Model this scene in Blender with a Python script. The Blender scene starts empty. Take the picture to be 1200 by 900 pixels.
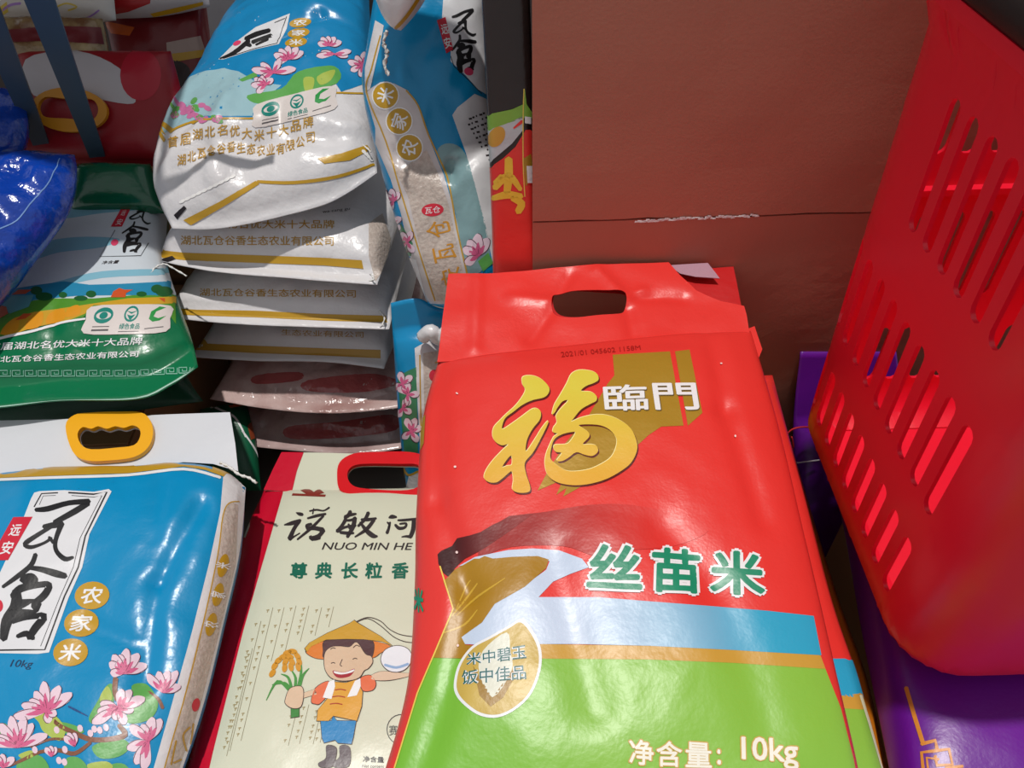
import bpy, bmesh, math, random
import numpy as np
from mathutils import Vector, noise
from mathutils.geometry import delaunay_2d_cdt

scene = bpy.context.scene
COL = scene.collection

# ------------------------------------------------------------------ camera
F = 900.0
PITCH, ROLL = math.radians(45.0), math.radians(1.7)
CAM = np.array([0.0, 0.0, 1.0])
_f = np.array([0, math.cos(PITCH), -math.sin(PITCH)])
_u0 = np.array([0, math.sin(PITCH), math.cos(PITCH)])
_r0 = np.array([1.0, 0, 0])
_r = math.cos(ROLL)*_r0 - math.sin(ROLL)*_u0
_u = math.sin(ROLL)*_r0 + math.cos(ROLL)*_u0
cam_d = bpy.data.cameras.new('camera'); cam_d.sensor_width = 36.0; cam_d.lens = 36.0*F/1200.0
cam_d.clip_start = 0.02
cam = bpy.data.objects.new('camera', cam_d); COL.objects.link(cam)
from mathutils import Matrix
cam.matrix_world = Matrix(((_r[0], _u[0], -_f[0], CAM[0]), (_r[1], _u[1], -_f[1], CAM[1]),
                           (_r[2], _u[2], -_f[2], CAM[2]), (0, 0, 0, 1)))
scene.camera = cam

def ray(p):
    return _f + (p[0]-600.0)/F*_r + (450.0-p[1])/F*_u

def project(P):
    d = np.asarray(P) - CAM
    z = d @ _f
    return np.stack([600 + F*(d @ _r)/z, 450 - F*(d @ _u)/z], -1)

# ------------------------------------------------------------------ light
world = bpy.data.worlds.new('world'); scene.world = world; world.use_nodes = True
bg = world.node_tree.nodes['Background']
bg.inputs[0].default_value = (0.95, 0.97, 1.0, 1); bg.inputs[1].default_value = 0.38
sd = bpy.data.lights.new('sun', 'SUN'); sd.energy = 2.35; sd.angle = math.radians(1.2); sd.color = (1.0, 0.965, 0.91)
sun = bpy.data.objects.new('sun', sd); COL.objects.link(sun)
SUN = Vector((0.03, 0.02, -1.0))
sun.rotation_euler = SUN.to_track_quat('-Z', 'Y').to_euler()
sun.location = (-0.3, -0.8, 3)
vs = scene.view_settings
vs.view_transform = 'Standard'; vs.look = 'None'; vs.exposure = 0.0; vs.gamma = 1.0; vs.use_curve_mapping = False

# ------------------------------------------------------------------ materials
def lin(c):
    return tuple(((v/255.0)/12.92 if v/255.0 <= 0.04045 else ((v/255.0+0.055)/1.055)**2.4) for v in c)

MATS = {}
def M(name, rgb, rough=0.4, metal=0.0, bump=None, spec=0.5, coat=0.0, grad=None, var=None, trans=0.0, alpha=1.0, sub=0.0):
    """procedural material; bump=(scale,strength,dist); grad=(axis,x0,x1,rgb2); var=(scale,amount,rgb2)"""
    if name in MATS: return MATS[name]
    m = bpy.data.materials.new(name); m.use_nodes = True
    nt = m.node_tree; b = nt.nodes['Principled BSDF']
    b.inputs['Base Color'].default_value = (*lin(rgb), 1)
    b.inputs['Roughness'].default_value = rough
    b.inputs['Metallic'].default_value = metal
    b.inputs['Specular IOR Level'].default_value = spec
    b.inputs['Coat Weight'].default_value = coat
    b.inputs['Coat Roughness'].default_value = 0.12
    b.inputs['Transmission Weight'].default_value = trans
    b.inputs['Alpha'].default_value = alpha
    tc = None
    def coord():
        nonlocal tc
        if tc is None: tc = nt.nodes.new('ShaderNodeTexCoord')
        return tc.outputs['Object']
    csock = None
    if grad:
        ax, x0, x1, c2 = grad
        sp = nt.nodes.new('ShaderNodeSeparateXYZ'); nt.links.new(coord(), sp.inputs[0])
        mr = nt.nodes.new('ShaderNodeMapRange'); mr.inputs[1].default_value = x0; mr.inputs[2].default_value = x1
        nt.links.new(sp.outputs[ax], mr.inputs[0])
        mx = nt.nodes.new('ShaderNodeMix'); mx.data_type = 'RGBA'
        mx.inputs[6].default_value = (*lin(rgb), 1); mx.inputs[7].default_value = (*lin(c2), 1)
        nt.links.new(mr.outputs[0], mx.inputs[0]); csock = mx.outputs[2]
    if var:
        sc, amt, c2 = var
        nz = nt.nodes.new('ShaderNodeTexNoise'); nz.inputs['Scale'].default_value = sc; nz.inputs['Detail'].default_value = 5
        nt.links.new(coord(), nz.inputs['Vector'])
        mr = nt.nodes.new('ShaderNodeMapRange'); mr.inputs[1].default_value = 0.35; mr.inputs[2].default_value = 0.7
        mr.inputs[4].default_value = amt
        nt.links.new(nz.outputs[0], mr.inputs[0])
        mx = nt.nodes.new('ShaderNodeMix'); mx.data_type = 'RGBA'
        if csock: nt.links.new(csock, mx.inputs[6])
        else: mx.inputs[6].default_value = (*lin(rgb), 1)
        mx.inputs[7].default_value = (*lin(c2), 1)
        nt.links.new(mr.outputs[0], mx.inputs[0]); csock = mx.outputs[2]
    if csock: nt.links.new(csock, b.inputs['Base Color'])
    if bump:
        prev = None
        for (sc, st, di) in (bump if isinstance(bump, list) else [bump]):
            nz = nt.nodes.new('ShaderNodeTexNoise'); nz.inputs['Scale'].default_value = sc; nz.inputs['Detail'].default_value = 4
            nt.links.new(coord(), nz.inputs['Vector'])
            bp = nt.nodes.new('ShaderNodeBump'); bp.inputs['Strength'].default_value = st; bp.inputs['Distance'].default_value = di
            nt.links.new(nz.outputs[0], bp.inputs['Height'])
            if prev: nt.links.new(prev, bp.inputs['Normal'])
            prev = bp.outputs[0]
        nt.links.new(prev, b.inputs['Normal'])
    MATS[name] = m
    return m

FOIL = [(28, 0.35, 0.004), (420, 0.12, 0.0008)]       # crinkled plastic film
def P(name, rgb, rough=0.36, **k):                    # printed plastic
    k.setdefault('bump', FOIL)
    return M(name, rgb, rough, **k)

# ------------------------------------------------------------------ 2-D helpers
def catmull(pts, n=5, closed=True):
    pts = [np.array(p, float) for p in pts]; N = len(pts); out = []
    rng = range(N) if closed else range(N-1)
    for i in rng:
        if closed: p0, p1, p2, p3 = pts[i-1], pts[i], pts[(i+1) % N], pts[(i+2) % N]
        else: p0, p1, p2, p3 = pts[max(i-1, 0)], pts[i], pts[i+1], pts[min(i+2, N-1)]
        for k in range(n):
            t = k/n
            out.append(0.5*((2*p1)+(-p0+p2)*t+(2*p0-5*p1+4*p2-p3)*t*t+(-p0+3*p1-3*p2+p3)*t**3))
    if not closed: out.append(pts[-1])
    return [tuple(p) for p in out]

def densify(pts, d=6.0):
    out = []
    for i, p in enumerate(pts):
        q = pts[(i+1) % len(pts)]
        n = max(1, int(math.hypot(q[0]-p[0], q[1]-p[1])/d))
        for k in range(n):
            out.append((p[0]+(q[0]-p[0])*k/n, p[1]+(q[1]-p[1])*k/n))
    return out

def ell(cx, cy, rx, ry, rot=0.0, n=22):
    c, s = math.cos(math.radians(rot)), math.sin(math.radians(rot))
    return [(cx+rx*math.cos(a)*c-ry*math.sin(a)*s, cy+rx*math.cos(a)*s+ry*math.sin(a)*c)
            for a in [2*math.pi*k/n for k in range(n)]]

def stroke(pts, w=None, smooth=True):
    """variable-width brush stroke outline; pts (x,y,w) with w the full width"""
    if w is not None: pts = [(p[0], p[1], w) for p in pts]
    if smooth and len(pts) > 2: pts = catmull(pts, 4, False)
    L, R = [], []
    n = len(pts)
    for i, p in enumerate(pts):
        a, b = pts[max(i-1, 0)], pts[min(i+1, n-1)]
        dx, dy = b[0]-a[0], b[1]-a[1]; l = math.hypot(dx, dy) or 1
        nx, ny = -dy/l*p[2]/2, dx/l*p[2]/2
        L.append((p[0]+nx, p[1]+ny)); R.append((p[0]-nx, p[1]-ny))
    # rounded ends
    def cap(p, q):
        dx, dy = p[0]-q[0], p[1]-q[1]; l = math.hypot(dx, dy) or 1
        return (p[0]+dx/l*p[2]*0.35, p[1]+dy/l*p[2]*0.35)
    return [cap(pts[0], pts[1])] + L + [cap(pts[-1], pts[-2])] + R[::-1]

def in_even_odd(x, y, polys):
    ins = False
    for poly in polys:
        n = len(poly); j = n-1
        for i in range(n):
            xi, yi = poly[i]; xj, yj = poly[j]
            if (yi > y) != (yj > y) and x < (xj-xi)*(y-yi)/(yj-yi)+xi: ins = not ins
            j = i
    return ins

def fill(polys):
    """even-odd fill -> verts, tris"""
    vs_, es = [], []
    for poly in polys:
        b = len(vs_); n = len(poly)
        vs_ += [Vector(p) for p in poly]
        es += [(b+i, b+(i+1) % n) for i in range(n)]
    v, e, f, *_ = delaunay_2d_cdt(vs_, es, [], 0, 1e-6)
    v = [(p.x, p.y) for p in v]
    tris = []
    for t in f:
        for k in range(1, len(t)-1):
            a, b, c = t[0], t[k], t[k+1]
            cx = (v[a][0]+v[b][0]+v[c][0])/3; cy = (v[a][1]+v[b][1]+v[c][1])/3
            if in_even_odd(cx, cy, polys): tris.append((a, b, c))
    return v, tris

def split_cells(v, faces, step=(1.0, 1.0)):
    """cut faces along the grid lines so that they follow a curved sheet"""
    out_v, out_f, idx = [], [], {}
    def key(p):
        k = (round(p[0], 4), round(p[1], 4))
        if k not in idx: idx[k] = len(out_v); out_v.append(p)
        return idx[k]
    def cut(poly, ax, st):
        lo = min(p[ax] for p in poly); hi = max(p[ax] for p in poly)
        k = math.floor(lo/st)+1; res = []
        cur = poly
        while k*st < hi-1e-7:
            c = k*st; A, B = [], []
            n = len(cur)
            for i in range(n):
                p, q = cur[i], cur[(i+1) % n]
                if p[ax] <= c: A.append(p)
                if p[ax] >= c: B.append(p)
                if (p[ax]-c)*(q[ax]-c) < 0:
                    t = (c-p[ax])/(q[ax]-p[ax])
                    m = (p[0]+(q[0]-p[0])*t, p[1]+(q[1]-p[1])*t)
                    A.append(m); B.append(m)
            if len(A) > 2: res.append(A)
            cur = B
            if len(cur) < 3: break
            k += 1
        if len(cur) > 2: res.append(cur)
        return res
    for f in faces:
        poly = [tuple(v[i]) for i in f]
        for a in cut(poly, 0, step[0]):
            for b in cut(a, 1, step[1]):
                ids = []
                for p in b:
                    i = key(p)
                    if not ids or (ids[-1] != i): ids.append(i)
                if len(ids) > 1 and ids[0] == ids[-1]: ids.pop()
                if len(set(ids)) > 2 and len(set(ids)) == len(ids): out_f.append(ids)
    return out_v, out_f

_tc = {}
def text2d(s, bold=0.0, shear=0.0):
    k = (s, bold, shear)
    if k in _tc: return _tc[k]
    c = bpy.data.curves.new('t', 'FONT'); c.body = s; c.resolution_u = 3; c.shear = shear
    o = bpy.data.objects.new('t', c); COL.objects.link(o)
    dg = bpy.context.evaluated_depsgraph_get(); dg.update()
    me = o.evaluated_get(dg).to_mesh()
    v = [(p.co.x, p.co.y) for p in me.vertices]; f = [tuple(p.vertices) for p in me.polygons]
    o.evaluated_get(dg).to_mesh_clear()
    bpy.data.objects.remove(o); bpy.data.curves.remove(c)
    x0 = min(p[0] for p in v); x1 = max(p[0] for p in v); y0 = min(p[1] for p in v); y1 = max(p[1] for p in v)
    ncop = 1
    if bold:                                           # thicken by spreading copies of the strokes
        V, Fc = [], []
        nd = 8 if bold >= .025 else 4
        for a in range(nd):
            dx, dy = bold*math.cos(2*math.pi*a/nd+.39*(nd == 4)), bold*math.sin(2*math.pi*a/nd+.39*(nd == 4))
            b = len(V); V += [(p[0]+dx, p[1]+dy) for p in v]; Fc += [tuple(b+i for i in t) for t in f]
        v, f = V, Fc; x0 -= bold; x1 += bold; y0 -= bold; y1 += bold
        ncop = nd
    v = [((p[0]-x0)/(x1-x0), (p[1]-y0)/(y1-y0)) for p in v]
    _tc[k] = (v, f, ncop)
    return v, f, ncop

# ------------------------------------------------------------------ scene helpers
def mesh_obj(name, v, f, mat, parent=None, smooth=True, origin=None):
    me = bpy.data.meshes.new(name)
    o3 = np.array(origin if origin is not None else (0, 0, 0), float)
    me.from_pydata([tuple(np.array(p)-o3) for p in v], [], [list(x) for x in f])
    me.materials.append(mat)
    if smooth: me.polygons.foreach_set('use_smooth', [True]*len(me.polygons))
    me.update()
    o = bpy.data.objects.new(name, me); COL.objects.link(o)
    if parent is not None: o.parent = parent
    return o

def root(name, loc, label, cat, group=None):
    e = bpy.data.objects.new(name, None); COL.objects.link(e); e.location = loc
    e.empty_display_size = 0.05
    e['label'] = label; e['category'] = cat
    if group: e['group'] = group
    return e

class Plane:
    def __init__(s, px, tilt, roll=0.0, z=None, y=None):
        d = ray(px)
        t = (z-CAM[2])/d[2] if z is not None else (y-CAM[1])/d[1]
        s.O = CAM + t*d
        a, r = math.radians(tilt), math.radians(roll)
        n = np.array([-math.sin(r), -math.sin(a)*math.cos(r), math.cos(a)*math.cos(r)]); s.N = n/np.linalg.norm(n)
        v = np.array([0, math.cos(a), math.sin(a)]); v = v-(v@s.N)*s.N; s.V = v/np.linalg.norm(v)
        s.U = np.cross(s.V, s.N)
    def at(s, p):
        """(px,py) pixel -> plane; (x,y,'w') world x,y dropped vertically on the plane"""
        if len(p) == 3:
            x, y = p[0], p[1]
            z = s.O[2]-(s.N[0]*(x-s.O[0])+s.N[1]*(y-s.O[1]))/s.N[2]
            return np.array([x, y, z])
        d = ray(p); t = ((s.O-CAM)@s.N)/(d@s.N)
        return CAM+t*d
    def uv(s, p):
        q = s.at(p)-s.O
        return (float(q@s.U), float(q@s.V))

def curve3(pts, n):
    pts = [tuple(p) for p in pts]
    if len(pts) > 2: pts = catmull(pts, 8, False)
    A = np.array(pts); L = np.concatenate([[0], np.cumsum(np.linalg.norm(np.diff(A, axis=0), axis=1))]); L /= L[-1]
    t = np.linspace(0, 1, n+1)
    return np.stack([np.interp(t, L, A[:, k]) for k in range(3)], -1)

def prof(x, p, q):
    a = 1-np.abs(2*np.clip(x, 0, 1)-1)**p
    return np.clip(a, 0, 1)**(1/q)

class Bag:
    """closed sack: a curved front sheet over a traced outline, a back sheet, crimped fins at both ends"""
    def __init__(s, name, label, cat, mat, pl, L, R, B=(), T=(), H=.035, D=.04, ns=56, nt=72, ps=(3, 2), pt=(4, 2),
                 fin=(0.03, 0.0), amp=.003, scale=9.0, seed=0, creases=(), group=None, bps=None, bpt=None, sag=None):
        s.pl, s.ns, s.nt = pl, ns, nt
        c = lambda lst: [pl.at(p) for p in lst]
        Lc, Rc = curve3(c(L), nt), curve3(c(R), nt)
        Bc = curve3([Lc[0]]+c(B)+[Rc[0]], ns); Tc = curve3([Lc[-1]]+c(T)+[Rc[-1]], ns)
        S = np.linspace(0, 1, ns+1)[:, None]; Tt = np.linspace(0, 1, nt+1)[None, :]
        S3, T3 = S[..., None], Tt[..., None]
        base = ((1-T3)*Bc[:, None]+T3*Tc[:, None]+(1-S3)*Lc[None]+S3*Rc[None]
                - ((1-S3)*(1-T3)*Lc[0]+S3*(1-T3)*Rc[0]+(1-S3)*T3*Lc[-1]+S3*T3*Rc[-1]))
        tt = (Tt-fin[0])/(1-fin[0]-fin[1])
        m = prof(S, *ps)*prof(tt, *pt)
        bps, bpt = bps or ps, bpt or pt
        mb = prof(S, *bps)*prof(tt, *bpt)
        nz = np.zeros_like(m); nb = np.zeros_like(m)
        off = Vector((seed*7.3, seed*3.1, seed*1.7))
        for i in range(ns+1):
            for j in range(nt+1):
                q = Vector(base[i, j])*scale+off
                nz[i, j] = noise.noise(q)*0.7+noise.noise(q*2.3)*0.4+(0.4-abs(noise.noise(q*1.4+Vector((9, 2, 1)))))*0.7+(0.3-abs(noise.noise(q*3.1+Vector((3, 7, 1)))))*0.38
                nb[i, j] = noise.noise(q*0.9)
        mask = np.clip(m*2.2, 0.12, 1)
        h = H*m+amp*nz*mask
        for (pts, dep, wid) in creases:                     # pts in (s,t)
            for k in range(len(pts)-1):
                a, b = np.array(pts[k]), np.array(pts[k+1])
                d = b-a; L2 = d@d
                ds = (S-a[0])*d[0]+(Tt-a[1])*d[1]
                u = np.clip(ds/L2, 0, 1)
                dist = np.sqrt((S-a[0]-u*d[0])**2+((Tt-a[1]-u*d[1])*1.4)**2)
                h = h-dep*np.exp(-(dist/wid)**2)*np.clip(m*1.5, 0, 1)
        if sag is not None: h = h+sag(S, Tt)
        s.front = base+(h[..., None]+.0006)*pl.N
        s.back = base-(D*mb+.0006)[..., None]*pl.N+(amp*nz*(1-mask)*0+0*nb)[..., None]*pl.N
        edge = np.zeros_like(m, bool); edge[0, :] = edge[-1, :] = True; edge[:, 0] = edge[:, -1] = True
        s.back[edge] = s.front[edge]-.0012*pl.N
        # normals
        gi = np.gradient(s.front, axis=0); gj = np.gradient(s.front, axis=1)
        n = np.cross(gi, gj); n /= np.linalg.norm(n, axis=-1, keepdims=True)+1e-12
        if (n.reshape(-1, 3).mean(0)@pl.N) < 0: n = -n
        s.nrm = n
        s.pix = project(s.front.reshape(-1, 3)).reshape(ns+1, nt+1, 2)
        allp = np.concatenate([s.front.reshape(-1, 3), s.back.reshape(-1, 3)])
        s.org = np.array([allp[:, 0].mean(), allp[:, 1].mean(), allp[:, 2].min()])
        s.root = root(name, s.org, label, cat, group)
        # body mesh
        nv = (ns+1)*(nt+1); gid = lambda i, j: i*(nt+1)+j
        V = allp; Fc = []
        for i in range(ns):
            for j in range(nt):
                a, b, c_, d = gid(i, j), gid(i+1, j), gid(i+1, j+1), gid(i, j+1)
                Fc.append((a, b, c_, d)); Fc.append((nv+a, nv+d, nv+c_, nv+b))
        ring = [gid(i, 0) for i in range(ns)]+[gid(ns, j) for j in range(nt)]+[gid(i, nt) for i in range(ns, 0, -1)]+[gid(0, j) for j in range(nt, 0, -1)]
        for k in range(len(ring)):
            a, b = ring[k], ring[(k+1) % len(ring)]
            Fc.append((b, a, nv+a, nv+b))
        s.body = mesh_obj('body', V, Fc, mat, s.root, origin=s.org)
    # pixel -> grid coordinates (i,j floats)
    def px2g(s, pts):
        pts = np.asarray(pts, float); flat = s.pix.reshape(-1, 2)
        out = np.zeros_like(pts)
        for k in range(0, len(pts), 400):
            p = pts[k:k+400]
            d = ((p[:, None, :]-flat[None])**2).sum(-1)
            n = d.argmin(1); gi = (n//(s.nt+1)).astype(float); gj = (n % (s.nt+1)).astype(float)
            for _ in range(5):
                q, dqi, dqj = s.bil(s.pix, gi, gj, True)
                e = p-q
                det = dqi[:, 0]*dqj[:, 1]-dqi[:, 1]*dqj[:, 0]
                det = np.where(np.abs(det) < 1e-6, 1e-6, det)
                di = (e[:, 0]*dqj[:, 1]-e[:, 1]*dqj[:, 0])/det
                dj = (dqi[:, 0]*e[:, 1]-dqi[:, 1]*e[:, 0])/det
                gi = np.clip(gi+np.clip(di, -1, 1), 0, s.ns); gj = np.clip(gj+np.clip(dj, -1, 1), 0, s.nt)
            out[k:k+400, 0] = gi; out[k:k+400, 1] = gj
        return out
    def bil(s, A, gi, gj, der=False):
        i = np.clip(gi.astype(int), 0, s.ns-1); j = np.clip(gj.astype(int), 0, s.nt-1)
        u = (gi-i)[:, None]; v = (gj-j)[:, None]
        a, b, c, d = A[i, j], A[i+1, j], A[i, j+1], A[i+1, j+1]
        q = a*(1-u)*(1-v)+b*u*(1-v)+c*(1-u)*v+d*u*v
        if not der: return q
        return q, (b-a)*(1-v)+(d-c)*v, (c-a)*(1-u)+(d-b)*u
    def _emit(s, name, g, faces, mat, layer, parent=None, label=None, ncop=1):
        v, f, ex = [], [], []
        nf, nvv = len(faces)//ncop, len(g)//ncop
        for c in range(ncop):                               # overlapping copies sit a hair above one another
            cv, cf = split_cells([tuple(p) for p in g[c*nvv:(c+1)*nvv]] if ncop > 1 else [tuple(p) for p in g],
                                 [tuple(i-c*nvv for i in t) for t in faces[c*nf:(c+1)*nf]] if ncop > 1 else faces)
            b = len(v); v += cv; f += [[b+i for i in t] for t in cf]; ex += [c*2.0e-5]*len(cv)
        if not f: return None
        v = np.array(v); ex = np.array(ex)[:, None]
        pos = s.bil(s.front, v[:, 0], v[:, 1]); nn = s.bil(s.nrm, v[:, 0], v[:, 1])
        nn /= np.linalg.norm(nn, axis=1, keepdims=True)+1e-12
        pos = pos+nn*(0.0003+0.00013*layer+ex)
        # orient outward
        ff = []
        for t in f:
            a, b, c = v[t[0]], v[t[1]], v[t[2]]
            area = sum(v[t[k]][0]*v[t[(k+1) % len(t)]][1]-v[t[(k+1) % len(t)]][0]*v[t[k]][1] for k in range(len(t)))
            if abs(area) < 1e-7: continue
            ff.append(list(t) if area > 0 else list(t)[::-1])
        if not ff: return None
        o = mesh_obj(name, pos, ff, mat, parent or s.root, origin=s.org)
        try: o.data.normals_split_custom_set_from_vertices([tuple(x) for x in nn])
        except Exception: pass
        if label: o['label'] = label
        return o
    def edge(s, side, p):
        return ('g', side, float(s.px2g([p])[0, 1])/s.nt)
    def outline(s, p, smooth, dens):
        """pixel outline -> grid outline; points ('g',s,t) are given on the sheet itself"""
        if not any(q[0] == 'g' for q in p):
            if smooth: p = catmull(p, 4)
            return [tuple(q) for q in s.px2g(densify(p, dens))]
        out = []
        for i, q in enumerate(p):
            r = p[(i+1) % len(p)]
            if q[0] == 'g' or r[0] == 'g':
                A_, B_2 = [np.array((a[1]*s.ns, a[2]*s.nt)) if a[0] == 'g' else s.px2g([a])[0] for a in (q, r)]
                n = max(1, int(np.abs(B_2-A_).max()))
                out += [tuple(A_+(B_2-A_)*k/n) for k in range(n)]
            else:
                n = max(1, int(math.hypot(r[0]-q[0], r[1]-q[1])/dens))
                out += [tuple(t) for t in s.px2g([(q[0]+(r[0]-q[0])*k/n, q[1]+(r[1]-q[1])*k/n) for k in range(n)])]
        return out
    def decal(s, name, polys, mat, layer=0, smooth=False, parent=None, dens=5.0, label=None):
        """polys: list of pixel outlines of ONE print (even-odd)"""
        g = []
        for p in polys:
            g.append(s.outline(p, smooth, dens))
        v, f = fill(g)
        return s._emit(name, v, f, mat, layer, parent, label)
    def shapes(s, name, polys, mat, layer=0, smooth=False, parent=None):
        """many separate outlines joined into one print (each filled on its own, overlaps allowed)"""
        V, Fc = [], []
        for p in polys:
            if smooth: p = catmull(p, 4)
            g = [[tuple(q) for q in s.px2g(densify(p, 5.0))]]
            v, f = fill(g); b = len(V)
            V += v; Fc += [tuple(b+i for i in t) for t in f]
        return s._emit(name, V, Fc, mat, layer, parent)
    def text(s, name, txt, quad, mat, layer=1, bold=0.0, shear=0.0, parent=None):
        """quad: pixel corners TL,TR,BR,BL of the ink box"""
        v, f, ncop = text2d(txt, bold, shear)
        tl, tr, br, bl = [np.array(q, float) for q in quad]
        pts = [(1-y)*((1-x)*bl+x*br)*1.0+y*((1-x)*tl+x*tr) if False else ((1-x)*(1-y)*bl+x*(1-y)*br+x*y*tr+(1-x)*y*tl) for (x, y) in v]
        return s._emit(name, s.px2g(pts), f, mat, layer, parent, None, ncop)
    def box(s, name, txt, x0, y0, x1, y1, mat, layer=1, bold=0.0, dy=0.0, sk=0.0, parent=None, shear=0.0):
        return s.text(name, txt, [(x0+sk, y0), (x1+sk, y0+dy), (x1, y1+dy), (x0, y1)], mat, layer, bold, shear, parent)

def plate(name, parent, pl, polys, mat, off=0.0, thick=0.0008, amp=0.0, scale=12.0, bend=None, cell=0.01, smooth=False, org=None, label=None):
    """thin sheet (flap, handle) cut to an outline with holes, lying on a plane with some waviness"""
    g = [[pl.uv(q) for q in (catmull(p, 4) if smooth else p)] for p in polys]
    v, f = fill(g); v, f = split_cells(v, f, (cell, cell))
    pos = []
    for (a, b) in v:
        q = pl.O+a*pl.U+b*pl.V
        h = off+(amp*noise.noise(Vector(q)*scale) if amp else 0)+(bend(a, b) if bend else 0)
        pos.append(q+h*pl.N)
    n = len(pos); top = pos; bot = [p-thick*pl.N for p in pos]
    cnt = {}
    F2 = []
    for t in f:
        area = sum(v[t[k]][0]*v[t[(k+1) % len(t)]][1]-v[t[(k+1) % len(t)]][0]*v[t[k]][1] for k in range(len(t)))
        if area < 0: t = t[::-1]
        F2.append(t)
        for k in range(len(t)): cnt[(t[k], t[(k+1) % len(t)])] = 1
    faces = [list(t) for t in F2]+[[n+i for i in t[::-1]] for t in F2]
    for (a, b) in cnt:
        if (b, a) not in cnt: faces.append([b, a, n+a, n+b])
    if org is None: org = np.array(parent.location) if parent is not None else (0, 0, 0)
    o = mesh_obj(name, top+bot, faces, mat, parent, origin=org)
    if label: o['label'] = label
    m = o.modifiers.new('edges', 'EDGE_SPLIT'); m.split_angle = math.radians(60)
    return o

def tube(name, pts, r, mat, parent=None, n=8, org=None, twist=0):
    pts = np.array(catmull([tuple(p) for p in pts], 6, False)) if len(pts) > 2 else np.array(pts, float)
    V, Fc = [], []
    up = np.array([0, 0, 1.0]); N = len(pts)
    for i in range(N):
        d = pts[min(i+1, N-1)]-pts[max(i-1, 0)]; d = d/(np.linalg.norm(d)+1e-9)
        a = np.cross(d, up if abs(d[2]) < .95 else np.array([1., 0, 0])); a /= np.linalg.norm(a); b = np.cross(d, a)
        for k in range(n):
            t = 2*math.pi*k/n+twist*i
            rr = r*(1+(0.35*math.cos(2*t-twist*i*2) if twist else 0))
            V.append(pts[i]+rr*(math.cos(t)*a+math.sin(t)*b))
    for i in range(N-1):
        for k in range(n):
            Fc.append((i*n+k, i*n+(k+1) % n, (i+1)*n+(k+1) % n, (i+1)*n+k))
    Fc.append(tuple(range(n))[::-1]); Fc.append(tuple((N-1)*n+k for k in range(n)))
    if org is None: org = np.array(parent.location) if parent is not None else (0, 0, 0)
    return mesh_obj(name, V, Fc, mat, parent, origin=org)

def boxmesh(name, lo, hi, mat, parent=None, bevel=0.002, org=None):
    bm = bmesh.new(); bmesh.ops.create_cube(bm, size=1)
    lo, hi = np.array(lo, float), np.array(hi, float)
    if org is None: org = np.array(parent.location) if parent is not None else (0, 0, 0)
    for v in bm.verts: v.co = Vector((lo+hi)/2+np.array(v.co)*(hi-lo)-np.array(org))
    if bevel: bmesh.ops.bevel(bm, geom=bm.edges[:], offset=bevel, segments=2, affect='EDGES')
    me = bpy.data.meshes.new(name); bm.to_mesh(me); bm.free(); me.materials.append(mat)
    o = bpy.data.objects.new(name, me); COL.objects.link(o)
    if parent is not None: o.parent = parent
    return o
# ------------------------------------------------------------------ the setting
floor = boxmesh('floor', (-2.2, -0.8, -0.04), (1.6, 2.4, 0.0), M('floor tile', (120, 116, 110), 0.5, var=(6, .4, (95, 92, 88))), bevel=0)
floor['kind'] = 'structure'
wall = boxmesh('wall_back', (-2.2, 2.3, 0.0), (1.6, 2.4, 2.4), M('back wall', (70, 62, 60), 0.8), bevel=0)
wall['kind'] = 'structure'
# brown clad pillar: a core with two boards and a gap between them
YP = 0.66
seam_l = Plane((627, 262), 90, y=YP).at((627, 262)); seam_r = Plane((1020, 248), 90, y=YP).at((1020, 248))
zs = float((seam_l[2]+seam_r[2])/2); xl = float(Plane((624, 150), 90, y=YP).at((624, 150))[0])
brown = M('brown board', (186, 119, 98), 0.62, bump=[(300, 0.25, .0008), (14, 0.15, .003)], var=(5, .45, (166, 102, 84)))
pil = boxmesh('wall_pillar', (xl+.004, YP+.006, 0), (0.95, YP+.35, 1.25), M('pillar core', (60, 34, 28), 0.8), bevel=0)
pil['kind'] = 'structure'
def board(z0, z1, dy):
    bm = bmesh.new(); nx, nz_ = 40, 26
    g = [[bm.verts.new((xl+(0.95-xl)*i/nx, YP+dy+.0012*noise.noise(Vector((i*.35, j*.3, z0*9))),
                        z0+(z1-z0)*j/nz_+(0.0011*noise.noise(Vector((i*.9, 5, z0))) if j in (0, nz_) else 0))) for j in range(nz_+1)] for i in range(nx+1)]
    for i in range(nx):
        for j in range(nz_): bm.faces.new((g[i][j], g[i+1][j], g[i+1][j+1], g[i][j+1]))
    me = bpy.data.meshes.new('panel'); bm.to_mesh(me); bm.free(); me.materials.append(brown)
    o = bpy.data.objects.new('panel', me); COL.objects.link(o); o.parent = pil
    sm = o.modifiers.new('thick', 'SOLIDIFY'); sm.thickness = .006; sm.offset = -1
    return o
board(zs+.0014, 1.25, 0.0); board(0.0, zs-.0012, 0.001)
tapem = M('torn tape', (215, 205, 205), 0.25, bump=(300, .6, .002))
tv, tf = [], []
random.seed(3)
for k in range(46):
    x = np.interp(k/45, [0, 1], [xl+.085+.02, xl+.225]); z = zs+np.interp(k/45, [0, 1], [-.001, .0015])+random.uniform(-.0012, .0012)
    b = len(tv); w, h = random.uniform(.001, .004), random.uniform(.0006, .0018)
    tv += [(x-w, YP-.0012, z-h), (x+w, YP-.002, z-h*.4), (x+w*.6, YP-.0016, z+h), (x-w*.7, YP-.0008, z+h*.7)]; tf.append((b, b+1, b+2, b+3))
torn = mesh_obj('torn_tape', tv, tf, tapem, pil, smooth=False); torn['kind'] = 'stuff'

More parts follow.
